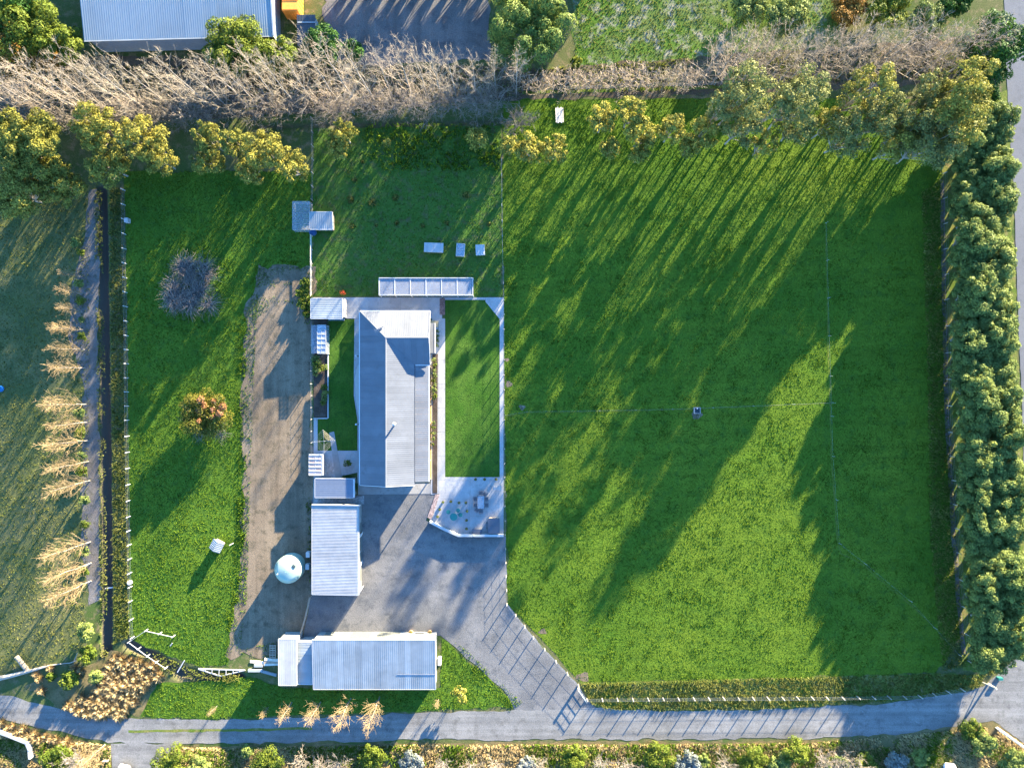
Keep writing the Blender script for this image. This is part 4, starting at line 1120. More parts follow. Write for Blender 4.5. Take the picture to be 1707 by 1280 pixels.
q=W(2,648); o=MB().lathe([(.4,0),(.42,.05),(.42,.7),(.36,.72),(.3,.6)],(q.x,q.y,0),14).build('blue_drum',paint('blue_drum_plastic',(.02,.18,.5),.4),None); tag(o,'bright blue plastic drum in the shaded left field','drum')
# ------------------------------------------------------------------ trees and plants
M['bark_tree'] = paint('grey_bark',(0.23,0.205,0.175),.9,var=.25,scale=4)
M['bark_gum'] = paint('gum_bark',(0.30,0.26,0.21),.85,var=.25,scale=3)
M['twig_tan'] = leaf_mat('tan_bare_twigs',(0.17,0.14,0.11),(0.35,0.295,0.235),0.0,.15,.85)
M['twig_gold'] = leaf_mat('golden_bare_twigs',(0.13,0.088,0.045),(0.36,0.265,0.145),0.0,.12,.85)
M['twig_grey'] = leaf_mat('grey_bare_twigs',(0.14,0.12,0.105),(0.28,0.245,0.215),0.0,.15,.9)
M['leaf_gum'] = leaf_mat('gum_leaves',(0.095,0.108,0.024),(0.37,0.325,0.060),.25,.2)
M['leaf_gum_grey'] = leaf_mat('grey_gum_leaves',(0.085,0.108,0.040),(0.27,0.26,0.075),.25,.2)
M['leaf_hedge'] = leaf_mat('hedge_leaves',(0.065,0.110,0.032),(0.25,0.285,0.072),.25,.18)
M['leaf_dark'] = leaf_mat('dark_evergreen_leaves',(0.016,0.055,0.010),(0.050,0.115,0.018),.2,.15)
M['leaf_bright'] = leaf_mat('bright_shrub_leaves',(0.050,0.090,0.012),(0.165,0.19,0.024),.25,.25)
M['leaf_conifer'] = leaf_mat('cypress_leaves',(0.050,0.095,0.020),(0.185,0.225,0.045),.15,.15)
M['leaf_rust'] = leaf_mat('rusty_leaves',(0.13,0.075,0.015),(0.28,0.15,0.03),.2,.15)
M['leaf_grey'] = leaf_mat('silver_leaves',(0.11,0.125,0.11),(0.26,0.275,0.26),.15,.15)
M['grass_dry'] = leaf_mat('dry_blades',(0.40,0.29,0.14),(0.70,0.53,0.28),.3,.12,.8)
M['grass_green'] = leaf_mat('green_blades',(0.060,0.115,0.008),(0.165,0.245,0.018),.3,0,.7)
M['grass_mixed'] = leaf_mat('mixed_blades',(0.075,0.105,0.015),(0.29,0.27,0.075),.3,0,.8)
M['grass_lawn'] = leaf_mat('lawn_blades',(0.032,0.090,0.006),(0.062,0.145,0.012),.3,0,.7)

def tri_prism_edges(P0, P1, R0, R1):
    """many 3-sided twigs at once -> verts, quads"""
    d = P1-P0
    L = np.linalg.norm(d,axis=1,keepdims=True); L[L<1e-6]=1e-6
    d = d/L
    ref = np.where(np.abs(d[:,2:3])>0.9, np.array([[1.,0,0]]), np.array([[0,0,1.]]))
    a = np.cross(d,ref); a/=np.linalg.norm(a,axis=1,keepdims=True)
    b = np.cross(d,a)
    n = len(P0)
    V = np.zeros((n,6,3))
    for k in range(3):
        t = 2*math.pi*k/3
        o = a*math.cos(t)+b*math.sin(t)
        V[:,k] = P0+o*R0[:,None]; V[:,k+3] = P1+o*R1[:,None]
    q = np.array([[0,1,4,3],[1,2,5,4],[2,0,3,5]])
    F = (np.arange(n)[:,None,None]*6+q[None]).reshape(-1,4)
    return V.reshape(-1,3), F

def bare_mesh(name, rs, h, spread, mat, nprim=22, nsec=6, ntw=5, up=0.75, trunk_r=0.16, start=0.12, twig=0.022, curve=0.15):
    """leafless tree: trunk mesh + one mesh of branches"""
    tr = MB(); pts=[]; k=9
    lean = rs.uniform(-.03,.03,2)
    for i in range(k+1):
        t=i/k
        pts.append(np.array([lean[0]*h*t+rs.normal(0,.05)*min(1,i), lean[1]*h*t+rs.normal(0,.05)*min(1,i), h*t*0.97]))
    for i in range(k):
        r0=trunk_r*(1-i/k*.88); r1=trunk_r*(1-(i+1)/k*.88)
        tr.tube(pts[i],pts[i+1],r0,r1,7,cap=(i==k-1))
    P0,P1,R0,R1,T=[],[],[],[],[]
    def seg(a,b,ra,rb,t): P0.append(a);P1.append(b);R0.append(ra);R1.append(rb);T.append(t)
    def trunk_at(t):
        f=t*k; i=min(k-1,int(f)); return pts[i]+(pts[i+1]-pts[i])*(f-i)
    for p in range(nprim):
        t=start+(0.97-start)*((p+rs.uniform(0,1))/nprim)
        base=trunk_at(t); az=p*2.4+rs.uniform(-.5,.5)
        rel=(1-t)/(1-start)
        L=spread*(0.35+0.9*rel**0.7)*rs.uniform(.75,1.2)*1.35
        u=up+rs.uniform(-.15,.15)
        d=np.array([math.cos(az)*math.cos(u),math.sin(az)*math.cos(u),math.sin(u)])
        q=base.copy(); ns=5; r=max(twig*1.3,trunk_r*.42*(rel*.8+.2))
        bt=rs.uniform(0,1)
        path=[q]
        for s in range(ns):
            d=d+rs.normal(0,curve,3); d[2]+=.08*(1 if up>0.3 else -.5); d/=np.linalg.norm(d)
            q2=q+d*L/ns; ra=r*(1-s/ns*.75); rb=r*(1-(s+1)/ns*.75)
            seg(q,q2,ra,rb,bt*.6+rs.uniform(0,.4)); q=q2; path.append(q)
        for s2 in range(nsec):
            f=rs.uniform(.2,1.0)*ns; i=min(ns-1,int(f)); b0=path[i]+(path[i+1]-path[i])*(f-i)
            dd=(path[min(ns,i+1)]-path[i]); dd/=np.linalg.norm(dd)
            d2=dd+rs.normal(0,.55,3); d2[2]+=.25 if up>0.3 else 0; d2/=np.linalg.norm(d2)
            L2=L*rs.uniform(.25,.5); r2=max(twig,r*.45)
            m=b0+d2*L2*.5; d3=d2+rs.normal(0,.2,3); d3/=np.linalg.norm(d3); e=m+d3*L2*.5
            seg(b0,m,r2,r2*.8,bt*.6+rs.uniform(0,.4)); seg(m,e,r2*.8,twig*.6,bt*.6+rs.uniform(0,.4))
            for s3 in range(ntw):
                tt=rs.uniform(.25,1); o=b0+(m-b0)*tt*2 if tt<.5 else m+(e-m)*(tt-.5)*2; d4=d2+rs.normal(0,.55,3); d4[2]+=.2; d4/=np.linalg.norm(d4)
                seg(o,o+d4*L2*rs.uniform(.3,.7),twig,twig*.45,rs.uniform(.2,1))
    V,F=tri_prism_edges(np.array(P0),np.array(P1),np.array(R0),np.array(R1))
    br=np_mesh(name+'_branches',V,F,mat,np.repeat(np.array(T),6))
    return tr.mesh(name+'_trunk',M['bark_tree']), br

def place_bare(name,label,group,meshes,px,py,s,rz,cat='tree',z=0.0):
    c=W(px,py); r=empty(name,(c.x,c.y,z),rz); r.scale=s if isinstance(s,tuple) else (s,s,s)
    tag(r,label,cat,group)
    obj('trunk',meshes[0],r); obj('branches',meshes[1],r)['kind']='stuff'
    return r

def leaf_cloud(rs, clumps, n, size, flat=0.55, shell=(0.72,1.02), aspect=0.6, droop=0.0):
    """leaf quads spread over a set of clump ellipsoids [(c,(rx,ry,rz))...]"""
    C=np.array([c for c,_ in clumps]); R=np.array([r for _,r in clumps])
    area=(R[:,0]*R[:,1]+R[:,0]*R[:,2]); p=area/area.sum()
    k=rs.choice(len(clumps),n,p=p)
    d=rs.normal(0,1,(n,3)); d[:,2]=np.where(d[:,2]<-.3,-d[:,2],d[:,2]); d/=np.linalg.norm(d,axis=1,keepdims=True)
    rad=rs.uniform(shell[0],shell[1],n)[:,None]
    wob=1+0.22*np.sin(d[:,0:1]*7+k[:,None]*1.7)*np.sin(d[:,1:2]*6+k[:,None])*np.sin(d[:,2:3]*5+k[:,None]*.7)
    pos=C[k]+d*R[k]*rad*wob
    nrm=d+rs.normal(0,flat,(n,3)); nrm/=np.linalg.norm(nrm,axis=1,keepdims=True)
    u=np.cross(nrm,rs.normal(0,1,(n,3))); u/=np.linalg.norm(u,axis=1,keepdims=True)
    v=np.cross(nrm,u)
    s=size*rs.uniform(.6,1.35,n)[:,None]
    V=np.stack([pos-u*s, pos-v*s*aspect, pos+u*s, pos+v*s*aspect],1).reshape(-1,3)
    F=np.arange(n*4).reshape(-1,4)
    ct=rs.uniform(0,1,len(clumps))
    t=np.clip(ct[k]*.45+rs.uniform(0,.55,n),0,1)
    return V,F,np.repeat(t,4)

def leafy_meshes(name, rs, R, h, nclump, n, size, lmat, bmat, base=0.35, cl=(0.28,0.45), flatten=0.85, trunk_r=0.14, top_bias=0.5, fill=0, sparse_limbs=True, shell=(0.72,1.02), flat=.55):
    """leafy tree or shrub of crown radius R and height h, origin at the ground"""
    clumps=[]
    z0=h*base; zc=(h+z0)/2; hz=(h-z0)/2
    for i in range(nclump):
        a=i*2.39996+rs.uniform(-.4,.4)
        f=math.sqrt((i+.5)/nclump)
        up=rs.uniform(-.55,1.0)*math.sqrt(max(0.05,1-f*f*.8))
        rc=R*rs.uniform(*cl)
        c=np.array([math.cos(a)*f*(R-rc*.75),math.sin(a)*f*(R-rc*.75),min(h-rc*flatten, max(rc*.6, zc+hz*up*.9))])
        clumps.append((c,(rc*rs.uniform(.85,1.2),rc*rs.uniform(.85,1.2),rc*flatten*rs.uniform(.85,1.15))))
    V,F,T=leaf_cloud(rs,clumps,n,size,shell=shell,flat=flat)
    V[:,2]=np.maximum(V[:,2],0.03)
    crown=np_mesh(name+'_crown',V,F,lmat,T)
    tr=MB(); fork=np.array([rs.uniform(-.1,.1)*R,rs.uniform(-.1,.1)*R,max(.15,z0*.75)])
    tr.tube((0,0,0),fork,trunk_r,trunk_r*.75,8)
    for (c,r) in clumps[::1 if nclump<14 else 2]:
        m=(fork+c)/2+np.array([0,0,.12*h*rs.uniform(-.3,.6)])
        m[2]=max(m[2],.1)
        tr.tube(fork,m,trunk_r*.5,trunk_r*.3,6); tr.tube(m,c,trunk_r*.3,trunk_r*.1,5)
    return tr.mesh(name+'_trunk',bmat), crown

def place_leafy(name,label,group,meshes,loc,rz=0.0,s=1.0,cat='tree',part=('trunk','crown')):
    r=empty(name,loc,rz); r.scale=s if isinstance(s,tuple) else (s,s,s)
    tag(r,label,cat,group)
    obj(part[0],meshes[0],r); obj(part[1],meshes[1],r)['kind']='stuff'
    return r

# ---- leafless poplar rows -------------------------------------------------
rs=np.random.RandomState(5)
TALL=[bare_mesh('poplar%d'%i,np.random.RandomState(100+i),15.5,2.5,M['twig_tan'],nprim=23,nsec=7,ntw=4,up=.9,trunk_r=.115,start=.07,twig=.0105) for i in range(5)]
i=0
PLAB=0
def interp(pts,x):
    xs=[p[0] for p in pts]; ys=[p[1] for p in pts]; return float(np.interp(x,xs,ys))
ROW=[(-120,210),(140,192),(330,184),(520,172),(700,163),(900,156)]
x=-95.0
while x<885:
    y=interp(ROW,x)+rs.uniform(-7,7)
    hh=np.interp(x,[-100,300,600,900],[.98,.98,1.02,.80])*rs.uniform(.85,1.1)
    w=rs.uniform(.85,1.15)
    place_bare('poplar_tree',*(('tall bare pale poplar in the leafless row in front of the far barn','bare poplars before the barn') if x<440 else ('tall bare pale poplar in the leafless row below the far yard','bare poplars below the far yard') if x<790 else ('bare pale poplar in the leafless row at the foot of the cypress','bare poplars below the cypress')),TALL[i%5],x,y,(hh*w,hh*w,hh),rs.uniform(0,6.28))
    i+=1; x+=rs.uniform(24,36)
MEDB=[bare_mesh('thin_poplar%d'%k,np.random.RandomState(140+k),13.2,2.5,M['twig_tan'],nprim=20,nsec=6,ntw=4,up=.85,trunk_r=.10,start=.08,twig=.0115) for k in range(4)]
x=1165.0
while x<1590:
    y=interp([(1160,140),(1350,132),(1600,120)],x)+rs.uniform(-5,5)
    hh=rs.uniform(.85,1.15)
    place_bare('poplar_tree','thin bare greyish poplar in the leafless row behind the tall gums','thin bare poplar row',MEDB[i%4],x,y,hh,rs.uniform(0,6.28))
    i+=1; x+=rs.uniform(15,24)
SMALLB=[bare_mesh('short_tree%d'%k,np.random.RandomState(160+k),4.6,1.5,M['twig_tan'],nprim=15,nsec=5,ntw=4,up=.6,trunk_r=.07,start=.15,twig=.02) for k in range(3)]
x=880.0
while x<1165:
    y=interp([(880,153),(1160,146)],x)+rs.uniform(-2,2)
    place_bare('young_tree','short bare sapling in the clipped line along the wire fence','short bare saplings along the fence',SMALLB[i%3],x,y,rs.uniform(.8,1.15),rs.uniform(0,6.28))
    i+=1; x+=rs.uniform(15,22)
# ---- golden young poplars along the ditch ---------------------------------
GOLD=[bare_mesh('young_poplar%d'%k,np.random.RandomState(180+k),9.0,1.9,M['twig_gold'],nprim=46,nsec=4,ntw=2,up=1.08,trunk_r=.085,start=.06,twig=.0145,curve=.07) for k in range(4)]
for k,(px,py,s) in enumerate(((137,462,.55),(138,490,.62),(139,520,.6),(139,550,.75),(141,583,.8),(142,613,.85),(144,674,1.0),(145,704,.85),(147,734,1.0),(148,769,.95),(150,801,1.0),(151,903,1.05),(152,938,1.05),(152,968,1.0))):
    place_bare('young_poplar','bare feathery young poplar in the row beside the dark ditch','young poplars along the ditch',GOLD[k%4],px,py,s,k*1.3)
for k,(px,py,s) in enumerate(((487,1170,.60),(535,1169,.72),(585,1163,.88),(633,1161,.98))):
    place_bare('young_poplar','bare golden-twigged poplar behind the workshop shed beside the lane','golden poplars along the lane',GOLD[(k+1)%4],px,py,s,k*2.1)
for (px,py,s,l) in ((448,1178,.35,'smallest bare golden sapling on the verge by the annex'),(731,1165,.3,'thin bare sapling on the verge right of the workshop'),(362,1176,.3,'lone bare twig sapling on the verge beside the tussocks'),(175,1240,.7,'bare poplar leaning over the lane next to the parked car')):
    place_bare('bare_sapling',l,None,GOLD[2],px,py,s,px)
yb=leafy_meshes('yellow_sapling',np.random.RandomState(8),1.3,2.2,7,260,.16,M['leaf_gum'],M['bark_gum'],base=.3,trunk_r=.05)
c=W(768,1150); place_leafy('yellow_sapling','sparse yellow-leaved sapling on the grass right of the workshop',None,yb,c)

# ---- gum trees ------------------------------------------------------------
gums=[(45,238,4.6,9,'big dense rounded yellow-green gum at the left end of the gum row'),(30,322,3.6,6.5,'dark olive gum below the big rounded one by the left field'),(100,305,3.0,6,'olive gum overhanging the top of the dark ditch'),
 (158,212,3.1,9,0),(178,275,2.9,7,0),(235,228,3.0,9,0),(262,262,2.3,7,0),(345,228,2.0,8,0),(345,268,2.1,6,0),(392,238,1.9,8,0),(438,250,2.7,9,0),(484,272,2.3,8,0),(415,282,2.0,6,0),
 (573,222,1.8,5.2,'golden gum standing alone right of the garden fence top'),(564,248,1.5,4.5,'smaller golden gum tucked under the lone golden one'),(645,238,.6,1.8,'tiny golden gum seedling in the back garden grass'),
 (797,230,1.6,5,1),(848,243,1.4,5,1),(884,248,2.0,6,1),(925,248,1.9,6,1),
 (1005,198,2.0,7,2),(1052,186,1.9,8,2),(1068,222,2.2,7,2),(1066,256,1.4,5,2),(1018,245,1.5,5,2),(1120,215,2.0,7,2),(1174,222,2.1,8,2),(1150,245,1.5,5,2),
 (1242,152,3.1,17,3),(1240,205,2.6,11,3),(1275,240,1.8,6.5,3),(1340,158,3.0,17,3),(1332,208,2.5,8.5,3),
 (1450,145,2.8,15,3),(1478,188,3.0,12,3),(1418,222,3.0,10.5,3),(1500,238,2.6,9.5,3),(1556,150,2.4,13,3),(1612,142,2.9,16,'tallest gum with the widest crown by the road corner'),(1600,195,3.6,14.5,3),(1560,235,3.4,12.5,3),(1525,205,2.6,11,3),(1385,205,2.2,8,3),(1292,172,2.1,15,3),(1207,172,2.0,14,3)]
GL={0:('olive gum in the close clump left of the garden fence','left clump of gums'),1:('pale golden gum in the pair of clumps above the cold frames','golden gums above the back garden'),2:('loose yellow gum with open crown along the top of the paddock','open yellow gums'),3:('tall dense grey-green gum along the top right of the paddock','tall gums at the top right')}
for k,(px,py,R,h,l) in enumerate(gums):
    rr=np.random.RandomState(300+k)
    dense = k==0
    grey = isinstance(l,int) and l==3
    n=int(max(260,(1500 if dense else 620 if grey else 780)*R*R))
    ms=leafy_meshes('gum%d'%k,rs=rr,R=R,h=h,nclump=int(12+R*11) if not dense else 46,n=n,size=.13,shell=(.6,1.12),flat=.45,lmat=M['leaf_gum_grey'] if grey and k%3 else M['leaf_gum'],bmat=M['bark_gum'],base=.22,cl=(.13,.30) if R>1.7 else (.22,.4),trunk_r=.08+.02*R)
    c=W(px,py,h*.7)
    lab,grp=(l,None) if isinstance(l,str) else GL[l]
    place_leafy('gum_tree',lab,grp,ms,(c.x,c.y,0),0)

# ---- evergreen hedge along the road ---------------------------------------
HV=[leafy_meshes('hedge%d'%k,np.random.RandomState(500+k),2.6,6.8,58,15000,.115,M['leaf_hedge'],M['bark_tree'],base=.10,cl=(.14,.32),flatten=1.0,trunk_r=.2,flat=.42,shell=(.7,1.10)) for k in range(5)]
rs=np.random.RandomState(77)
y=205.0; k=0
while y<1090:
    for dx in (1592,1632):
        px=dx+np.interp(y,[200,600,1090],[-6,0,26])+rs.uniform(-6,6); py=y+(14 if dx>1600 else 0)+rs.uniform(-6,6)
        if py>1085: continue
        c=W(px,py); s=rs.uniform(.82,1.08)
        place_leafy('hedge_tree',*(('dense evergreen on the sunny road side of the tall shelter hedge','road side of the shelter hedge') if dx>1600 else ('dense evergreen on the shaded paddock side of the tall shelter hedge','paddock side of the shelter hedge')),HV[k%5],(c.x,c.y,0),rs.uniform(0,6.28),(s,s,s*rs.uniform(.85,1.05)))
        k+=1
    y+=rs.uniform(26,34)

def one_leafy(name,label,px,py,R,h,n,size,lm,seed,nc=16,cat='tree',base=.15,cl=(.28,.45),flatten=.9,group=None,zf=.6,tr=.15,bark='bark_tree',shell=(.84,1.03),flat=.4):
    ms=leafy_meshes(name+str(seed),np.random.RandomState(seed),R,h,nc,n,size,M[lm],M[bark],base=base,cl=cl,flatten=flatten,trunk_r=tr,shell=shell,flat=flat)
    c=W(px,py,h*zf); return place_leafy(name,label,group,ms,(c.x,c.y,0),0,cat=cat)
# far trees and bushes along the top
one_leafy('dark_tree','dark glossy evergreen tree at the road corner above the hedge',1650,85,4.4,9.5,16000,.14,'leaf_dark',601,nc=46,cl=(.15,.32))
one_leafy('dark_bush','lower dark evergreen bush under the tall corner tree',1640,165,2.0,4.5,4500,.13,'leaf_dark',602)
one_leafy('cypress','broad lumpy light green cypress beside the far yard',882,45,5.6,8.0,30000,.12,'leaf_conifer',603,nc=36,cl=(.17,.28),flatten=1.5,base=.05,shell=(.9,1.02),flat=.3)
one_leafy('broadleaf_bush','bright yellow-green round bush in front of the far barn',395,80,4.2,6,15000,.13,'leaf_bright',604,nc=40,cl=(.16,.32))
one_leafy('broadleaf_bush','smaller yellow-green bush right of the round one by the barn',465,95,2.6,5,6500,.13,'leaf_bright',605,nc=26,cl=(.2,.36))
one_leafy('broadleaf_bush','green wispy bush beside the dark shed',538,78,2.8,4.5,7000,.13,'leaf_dark',606,nc=26,cl=(.2,.36))
one_leafy('broadleaf_bush','small green bush at the foot of the bare poplars by the yard',590,85,1.5,3.5,2600,.13,'leaf_dark',607)
one_leafy('feathery_tree','tall feathery green tree at the left end of the far barn',45,50,4.6,8,17000,.13,'leaf_bright',608,nc=44,cl=(.16,.32))
one_leafy('feathery_tree','smaller feathery green tree touching the barn corner',105,75,2.8,6,7000,.13,'leaf_bright',609,nc=26,cl=(.2,.36))
one_leafy('feathery_tree','dark green tree at the top edge beside the far barn wall',20,5,4.0,8,9000,.14,'leaf_dark',610,nc=30,cl=(.2,.36))
one_leafy('rusty_tree','rust-brown leafed tree beside the feathery green one',30,85,3.6,7,11000,.13,'leaf_rust',611,nc=34,cl=(.18,.34))
one_leafy('rusty_tree','small rust-brown bush among the bare poplars',85,100,1.6,4.5,1400,.2,'leaf_rust',612)
for k,(px,py,R,h,lm,l) in enumerate(((1310,28,3.2,3.2,'leaf_hedge','dull green bush at the top edge above the thin poplars'),(1250,10,2.6,3,'leaf_hedge','round green bush at the far paddock edge'),(1480,15,3.0,2.6,'leaf_bright','yellow-green scrub bush behind the thin poplars'),(1545,35,2.6,2.6,'leaf_hedge','green scrub bush left of the dark corner tree'),(1590,5,2.2,3,'leaf_dark','dark scrub bush beside the road at the top edge'),(1415,12,2.6,1.6,'leaf_rust','low tan-brown bush behind the thin poplars'),
    (960,104,.8,1.2,'leaf_bright','small bright bush at the cypress foot'))):
    one_leafy('scrub_bush',l,px,py,R,h,int(2300*R),.13,lm,620+k,nc=22,cl=(.2,.36),cat='bush',base=.05,tr=.08)
gb_=bare_mesh('grey_bush',np.random.RandomState(9),3.0,2.0,M['twig_grey'],nprim=30,nsec=7,ntw=5,up=.5,trunk_r=.08,start=.05,twig=.02)
place_bare('bare_bush','grey bare bush between the golden gums and the poplars',None,gb_,862,212,.9,0,cat='bush')

UB=[bare_mesh('under%d'%k,np.random.RandomState(860+k),3.4,1.9,M['twig_grey' if k%2 else 'twig_tan'],nprim=24,nsec=6,ntw=4,up=.55,trunk_r=.06,start=.04,twig=.014) for k in range(4)]
rs=np.random.RandomState(41)
for k,px in enumerate(list(np.arange(-10,520,19))+list(np.arange(540,840,17))):
    py=interp([(-10,200),(130,205),(330,198),(520,186),(700,184),(840,176)],px)+rs.uniform(-9,10)
    place_bare('understorey_brush','bare twiggy brush along the foot of the tall poplars','brush under the poplars',UB[k%4],px,py,rs.uniform(.7,1.15),k*1.7,cat='brush')
# ---- evergreens added out of frame to put the far yard in shade
for k,px in enumerate(range(610,1010,21)):
    c=W(px,-62+rs.uniform(-8,8)); s=rs.uniform(.72,.85)
    place_leafy('hedge_tree','evergreen in the short unseen hedge added to shade the far yard','evergreens added beyond the far yard',HV[k%5],(c.x,c.y,0),k*1.1,s)

# ---- two round shrubs in the side paddock --------------------------------
def twig_heap(name,rs,R,h,n,mat,r=.022,droop=1.0):
    """tangle of long arching bare canes"""
    P0,P1,R0,R1,T=[],[],[],[],[]
    hubs=[(rs.uniform(-.62,.62)*R,rs.uniform(-.62,.62)*R) for _ in range(22)]
    for i in range(n):
        hx,hy=hubs[rs.randint(len(hubs))]
        a=rs.uniform(0,6.28); L=R*rs.uniform(.25,.62)
        p=np.array([hx+rs.normal(0,.15),hy+rs.normal(0,.15),h*rs.uniform(.3,.75)])
        d=np.array([math.cos(a),math.sin(a),rs.uniform(.3,.9)]); d/=np.linalg.norm(d)
        t=rs.uniform(0,1)
        for s in range(5):
            q=p+d*L/5
            q[2]=max(q[2],.05)
            P0.append(p);P1.append(q);R0.append(r*(1-s*.14));R1.append(r*(1-(s+1)*.14));T.append(t)
            d=d+rs.normal(0,.30,3); d[2]-=.30*droop; d/=np.linalg.norm(d); p=q
    V,F=tri_prism_edges(np.array(P0),np.array(P1),np.array(R0),np.array(R1))
    return np_mesh(name,V,F,mat,np.repeat(np.array(T),6))
c=W(322,478,1.2); r=empty('bare_shrub',(c.x,c.y,0)); tag(r,'big round mound of grey-purple bare arching canes in the side paddock','shrub')
obj('canes',twig_heap('canes',np.random.RandomState(31),4.4,2.6,2600,leaf_mat('purple_grey_canes',(0.10,0.085,0.080),(0.30,0.25,0.215),0,.1,.9),.026),r)
mb=MB()
for k in range(7):
    a=k*.9; mb.tube((0,0,0),(1.6*math.cos(a),1.6*math.sin(a),1.5),.09,.04,6)
mb.build('stem',M['bark_tree'],r)
c=W(345,690,1.4); ms=leafy_meshes('mixed_shrub',np.random.RandomState(33),3.5,3.3,40,9500,.11,leaf_mat('olive_mixed_leaves',(0.062,0.080,0.013),(0.20,0.165,0.026),.25,.1),M['bark_tree'],base=.12,trunk_r=.15,cl=(.16,.32),shell=(.7,1.08),flat=.42)
r=place_leafy('round_shrub','round olive and rust shrub with bare twigs below the cane mound',None,ms,(c.x,c.y,0),cat='shrub')
obj('bare_twigs',twig_heap('bare_twigs',np.random.RandomState(34),3.4,2.0,420,M['twig_grey'],.02),r,(-.3,-1.0,0))
fm=leafy_meshes('rust_patch',np.random.RandomState(35),2.3,3.75,9,950,.11,leaf_mat('pink_rust_leaves',(.24,.10,.04),(.40,.20,.10),.2,0),M['bark_tree'],base=.62,cl=(.14,.24))
obj('rust_leaves',fm[1],r,(.9,.6,-.1))

# ---- small green shrubs along the ditch and lower left -------------------
SH=[leafy_meshes('shrub%d'%k,np.random.RandomState(700+k),1.0,1.3,8,620,.13,M['leaf_bright' if k%2 else 'leaf_hedge'],M['bark_tree'],base=.05,cl=(.35,.5),trunk_r=.05) for k in range(4)]
for k,(px,py,s) in enumerate(((131,406,.75),(138,421,.6),(136,473,.75),(137,501,.7),(139,533,.5),(141,562,.7),(138,688,.8),(140,722,.9),(141,760,.7),(141,783,.9),(146,832,.8),(145,873,.65),(146,917,.7),(146,951,.65))):
    c=W(px,py); place_leafy('low_shrub','small round green shrub on the soil strip between young poplars and ditch','shrubs on the soil strip',SH[k%4],(c.x,c.y,0),k*.8,s,'shrub')
for k,(px,py,R,h,lm,l) in enumerate(((143,1052,1.35,2.4,'leaf_hedge','pale green rounded bush at the lower end of the ditch'),(146,1090,1.3,2,'leaf_bright','bright green bush under the pale rounded one by the ditch'),(117,1132,1.3,1.6,'leaf_bright','dense green bush among the pale tussocks beside the lane'),(160,1128,1.0,1.2,'leaf_hedge','low green bush between ditch end and tussocks'),(85,1128,.6,.8,'leaf_bright','tiny green bush left of the tussocks'))):
    one_leafy('lane_bush',l,px,py,R,h,int(900*R),.14,lm,720+k,cat='bush',base=.05,tr=.06)
# shrubs along the bottom roadside
bot=[(285,1268,2.7,2.2,'leaf_bright','broad bright green bush beside the parked car bay'),(330,1280,1.8,1.8,'leaf_hedge','green bush right of the broad one by the car bay'),(95,1270,2.4,1.8,'leaf_bright','yellow-green low bush inside the lane bend'),(445,1272,2.3,2.0,'leaf_bright','yellow-green bush below the smallest golden poplars'),(412,1252,.9,1.2,'leaf_hedge','small green bush at the roadside edge'),
 (620,1262,1.9,1.8,'leaf_bright','round green bush at the end of the workshop shadow'),(685,1270,1.7,1.5,'leaf_grey','silver-grey bush right of the round green one'),(955,1264,1.8,1.8,'leaf_bright','green bush opposite the driveway mouth'),(878,1275,1.3,1.4,'leaf_grey','small silver bush opposite the driveway mouth'),(1097,1262,2.2,2.2,'leaf_bright','tall bright bush on the dry roadside below the lane fence'),(1145,1272,1.8,1.4,'leaf_grey','silver-grey bush beside the tall bright roadside bush'),
 (1172,1268,1.0,1.2,'leaf_hedge','narrow green bush beside the silver one'),(1255,1268,2.0,1.8,'leaf_bright','green roadside bush left of the shaded lane'),(1325,1250,1.9,2.0,'leaf_bright','bright bush at the edge of the shaded lane'),(1300,1275,1.7,1.6,'leaf_hedge','green bush just below the bright one'),(1440,1272,1.6,1.4,'leaf_bright','small bright bush in the shaded roadside'),(1495,1274,1.7,1.4,'leaf_grey','silver bush left of the white van'),(1535,1262,1.2,1.3,'leaf_hedge','dark bush beside the white van'),(1618,1215,1.6,1.2,'leaf_bright','low green bush near the power pole'),(1640,1240,1.8,1.5,'leaf_hedge','green bush between van and power pole'),(1690,1268,1.9,1.5,'leaf_hedge','green bush behind the power pole'),(1395,1278,1.6,1.5,'leaf_hedge','green bush on the shaded roadside')]
for k,(px,py,R,h,lm,l) in enumerate(bot):
    one_leafy('roadside_bush',l,px,py,R,h,int(2000*R),.10,lm,760+k,nc=22,cl=(.2,.38),cat='bush',base=.04,tr=.06)
BB=[bare_mesh('brush%d'%k,np.random.RandomState(880+k),2.2,1.5,M['twig_grey' if k else 'twig_tan'],nprim=22,nsec=5,ntw=4,up=.6,trunk_r=.05,start=.05,twig=.02) for k in range(3)]
for k,(px,py,s) in enumerate(((510,1262,.9),(540,1272,1.0),(568,1268,.9),(900,1268,.8),(1000,1265,1.0),(1040,1270,.9),(1205,1268,1.0),(1368,1262,1.0),(1395,1262,.9),(1420,1268,1.0),(740,1268,.8),(785,1272,.9),(830,1270,.8),(140,1262,1.0),(120,1275,.9))):
    place_bare('roadside_brush','bare twiggy brush on the dry roadside below the lane','bare brush along the roadside',BB[k%3],px,py,s,k*1.1,cat='brush')

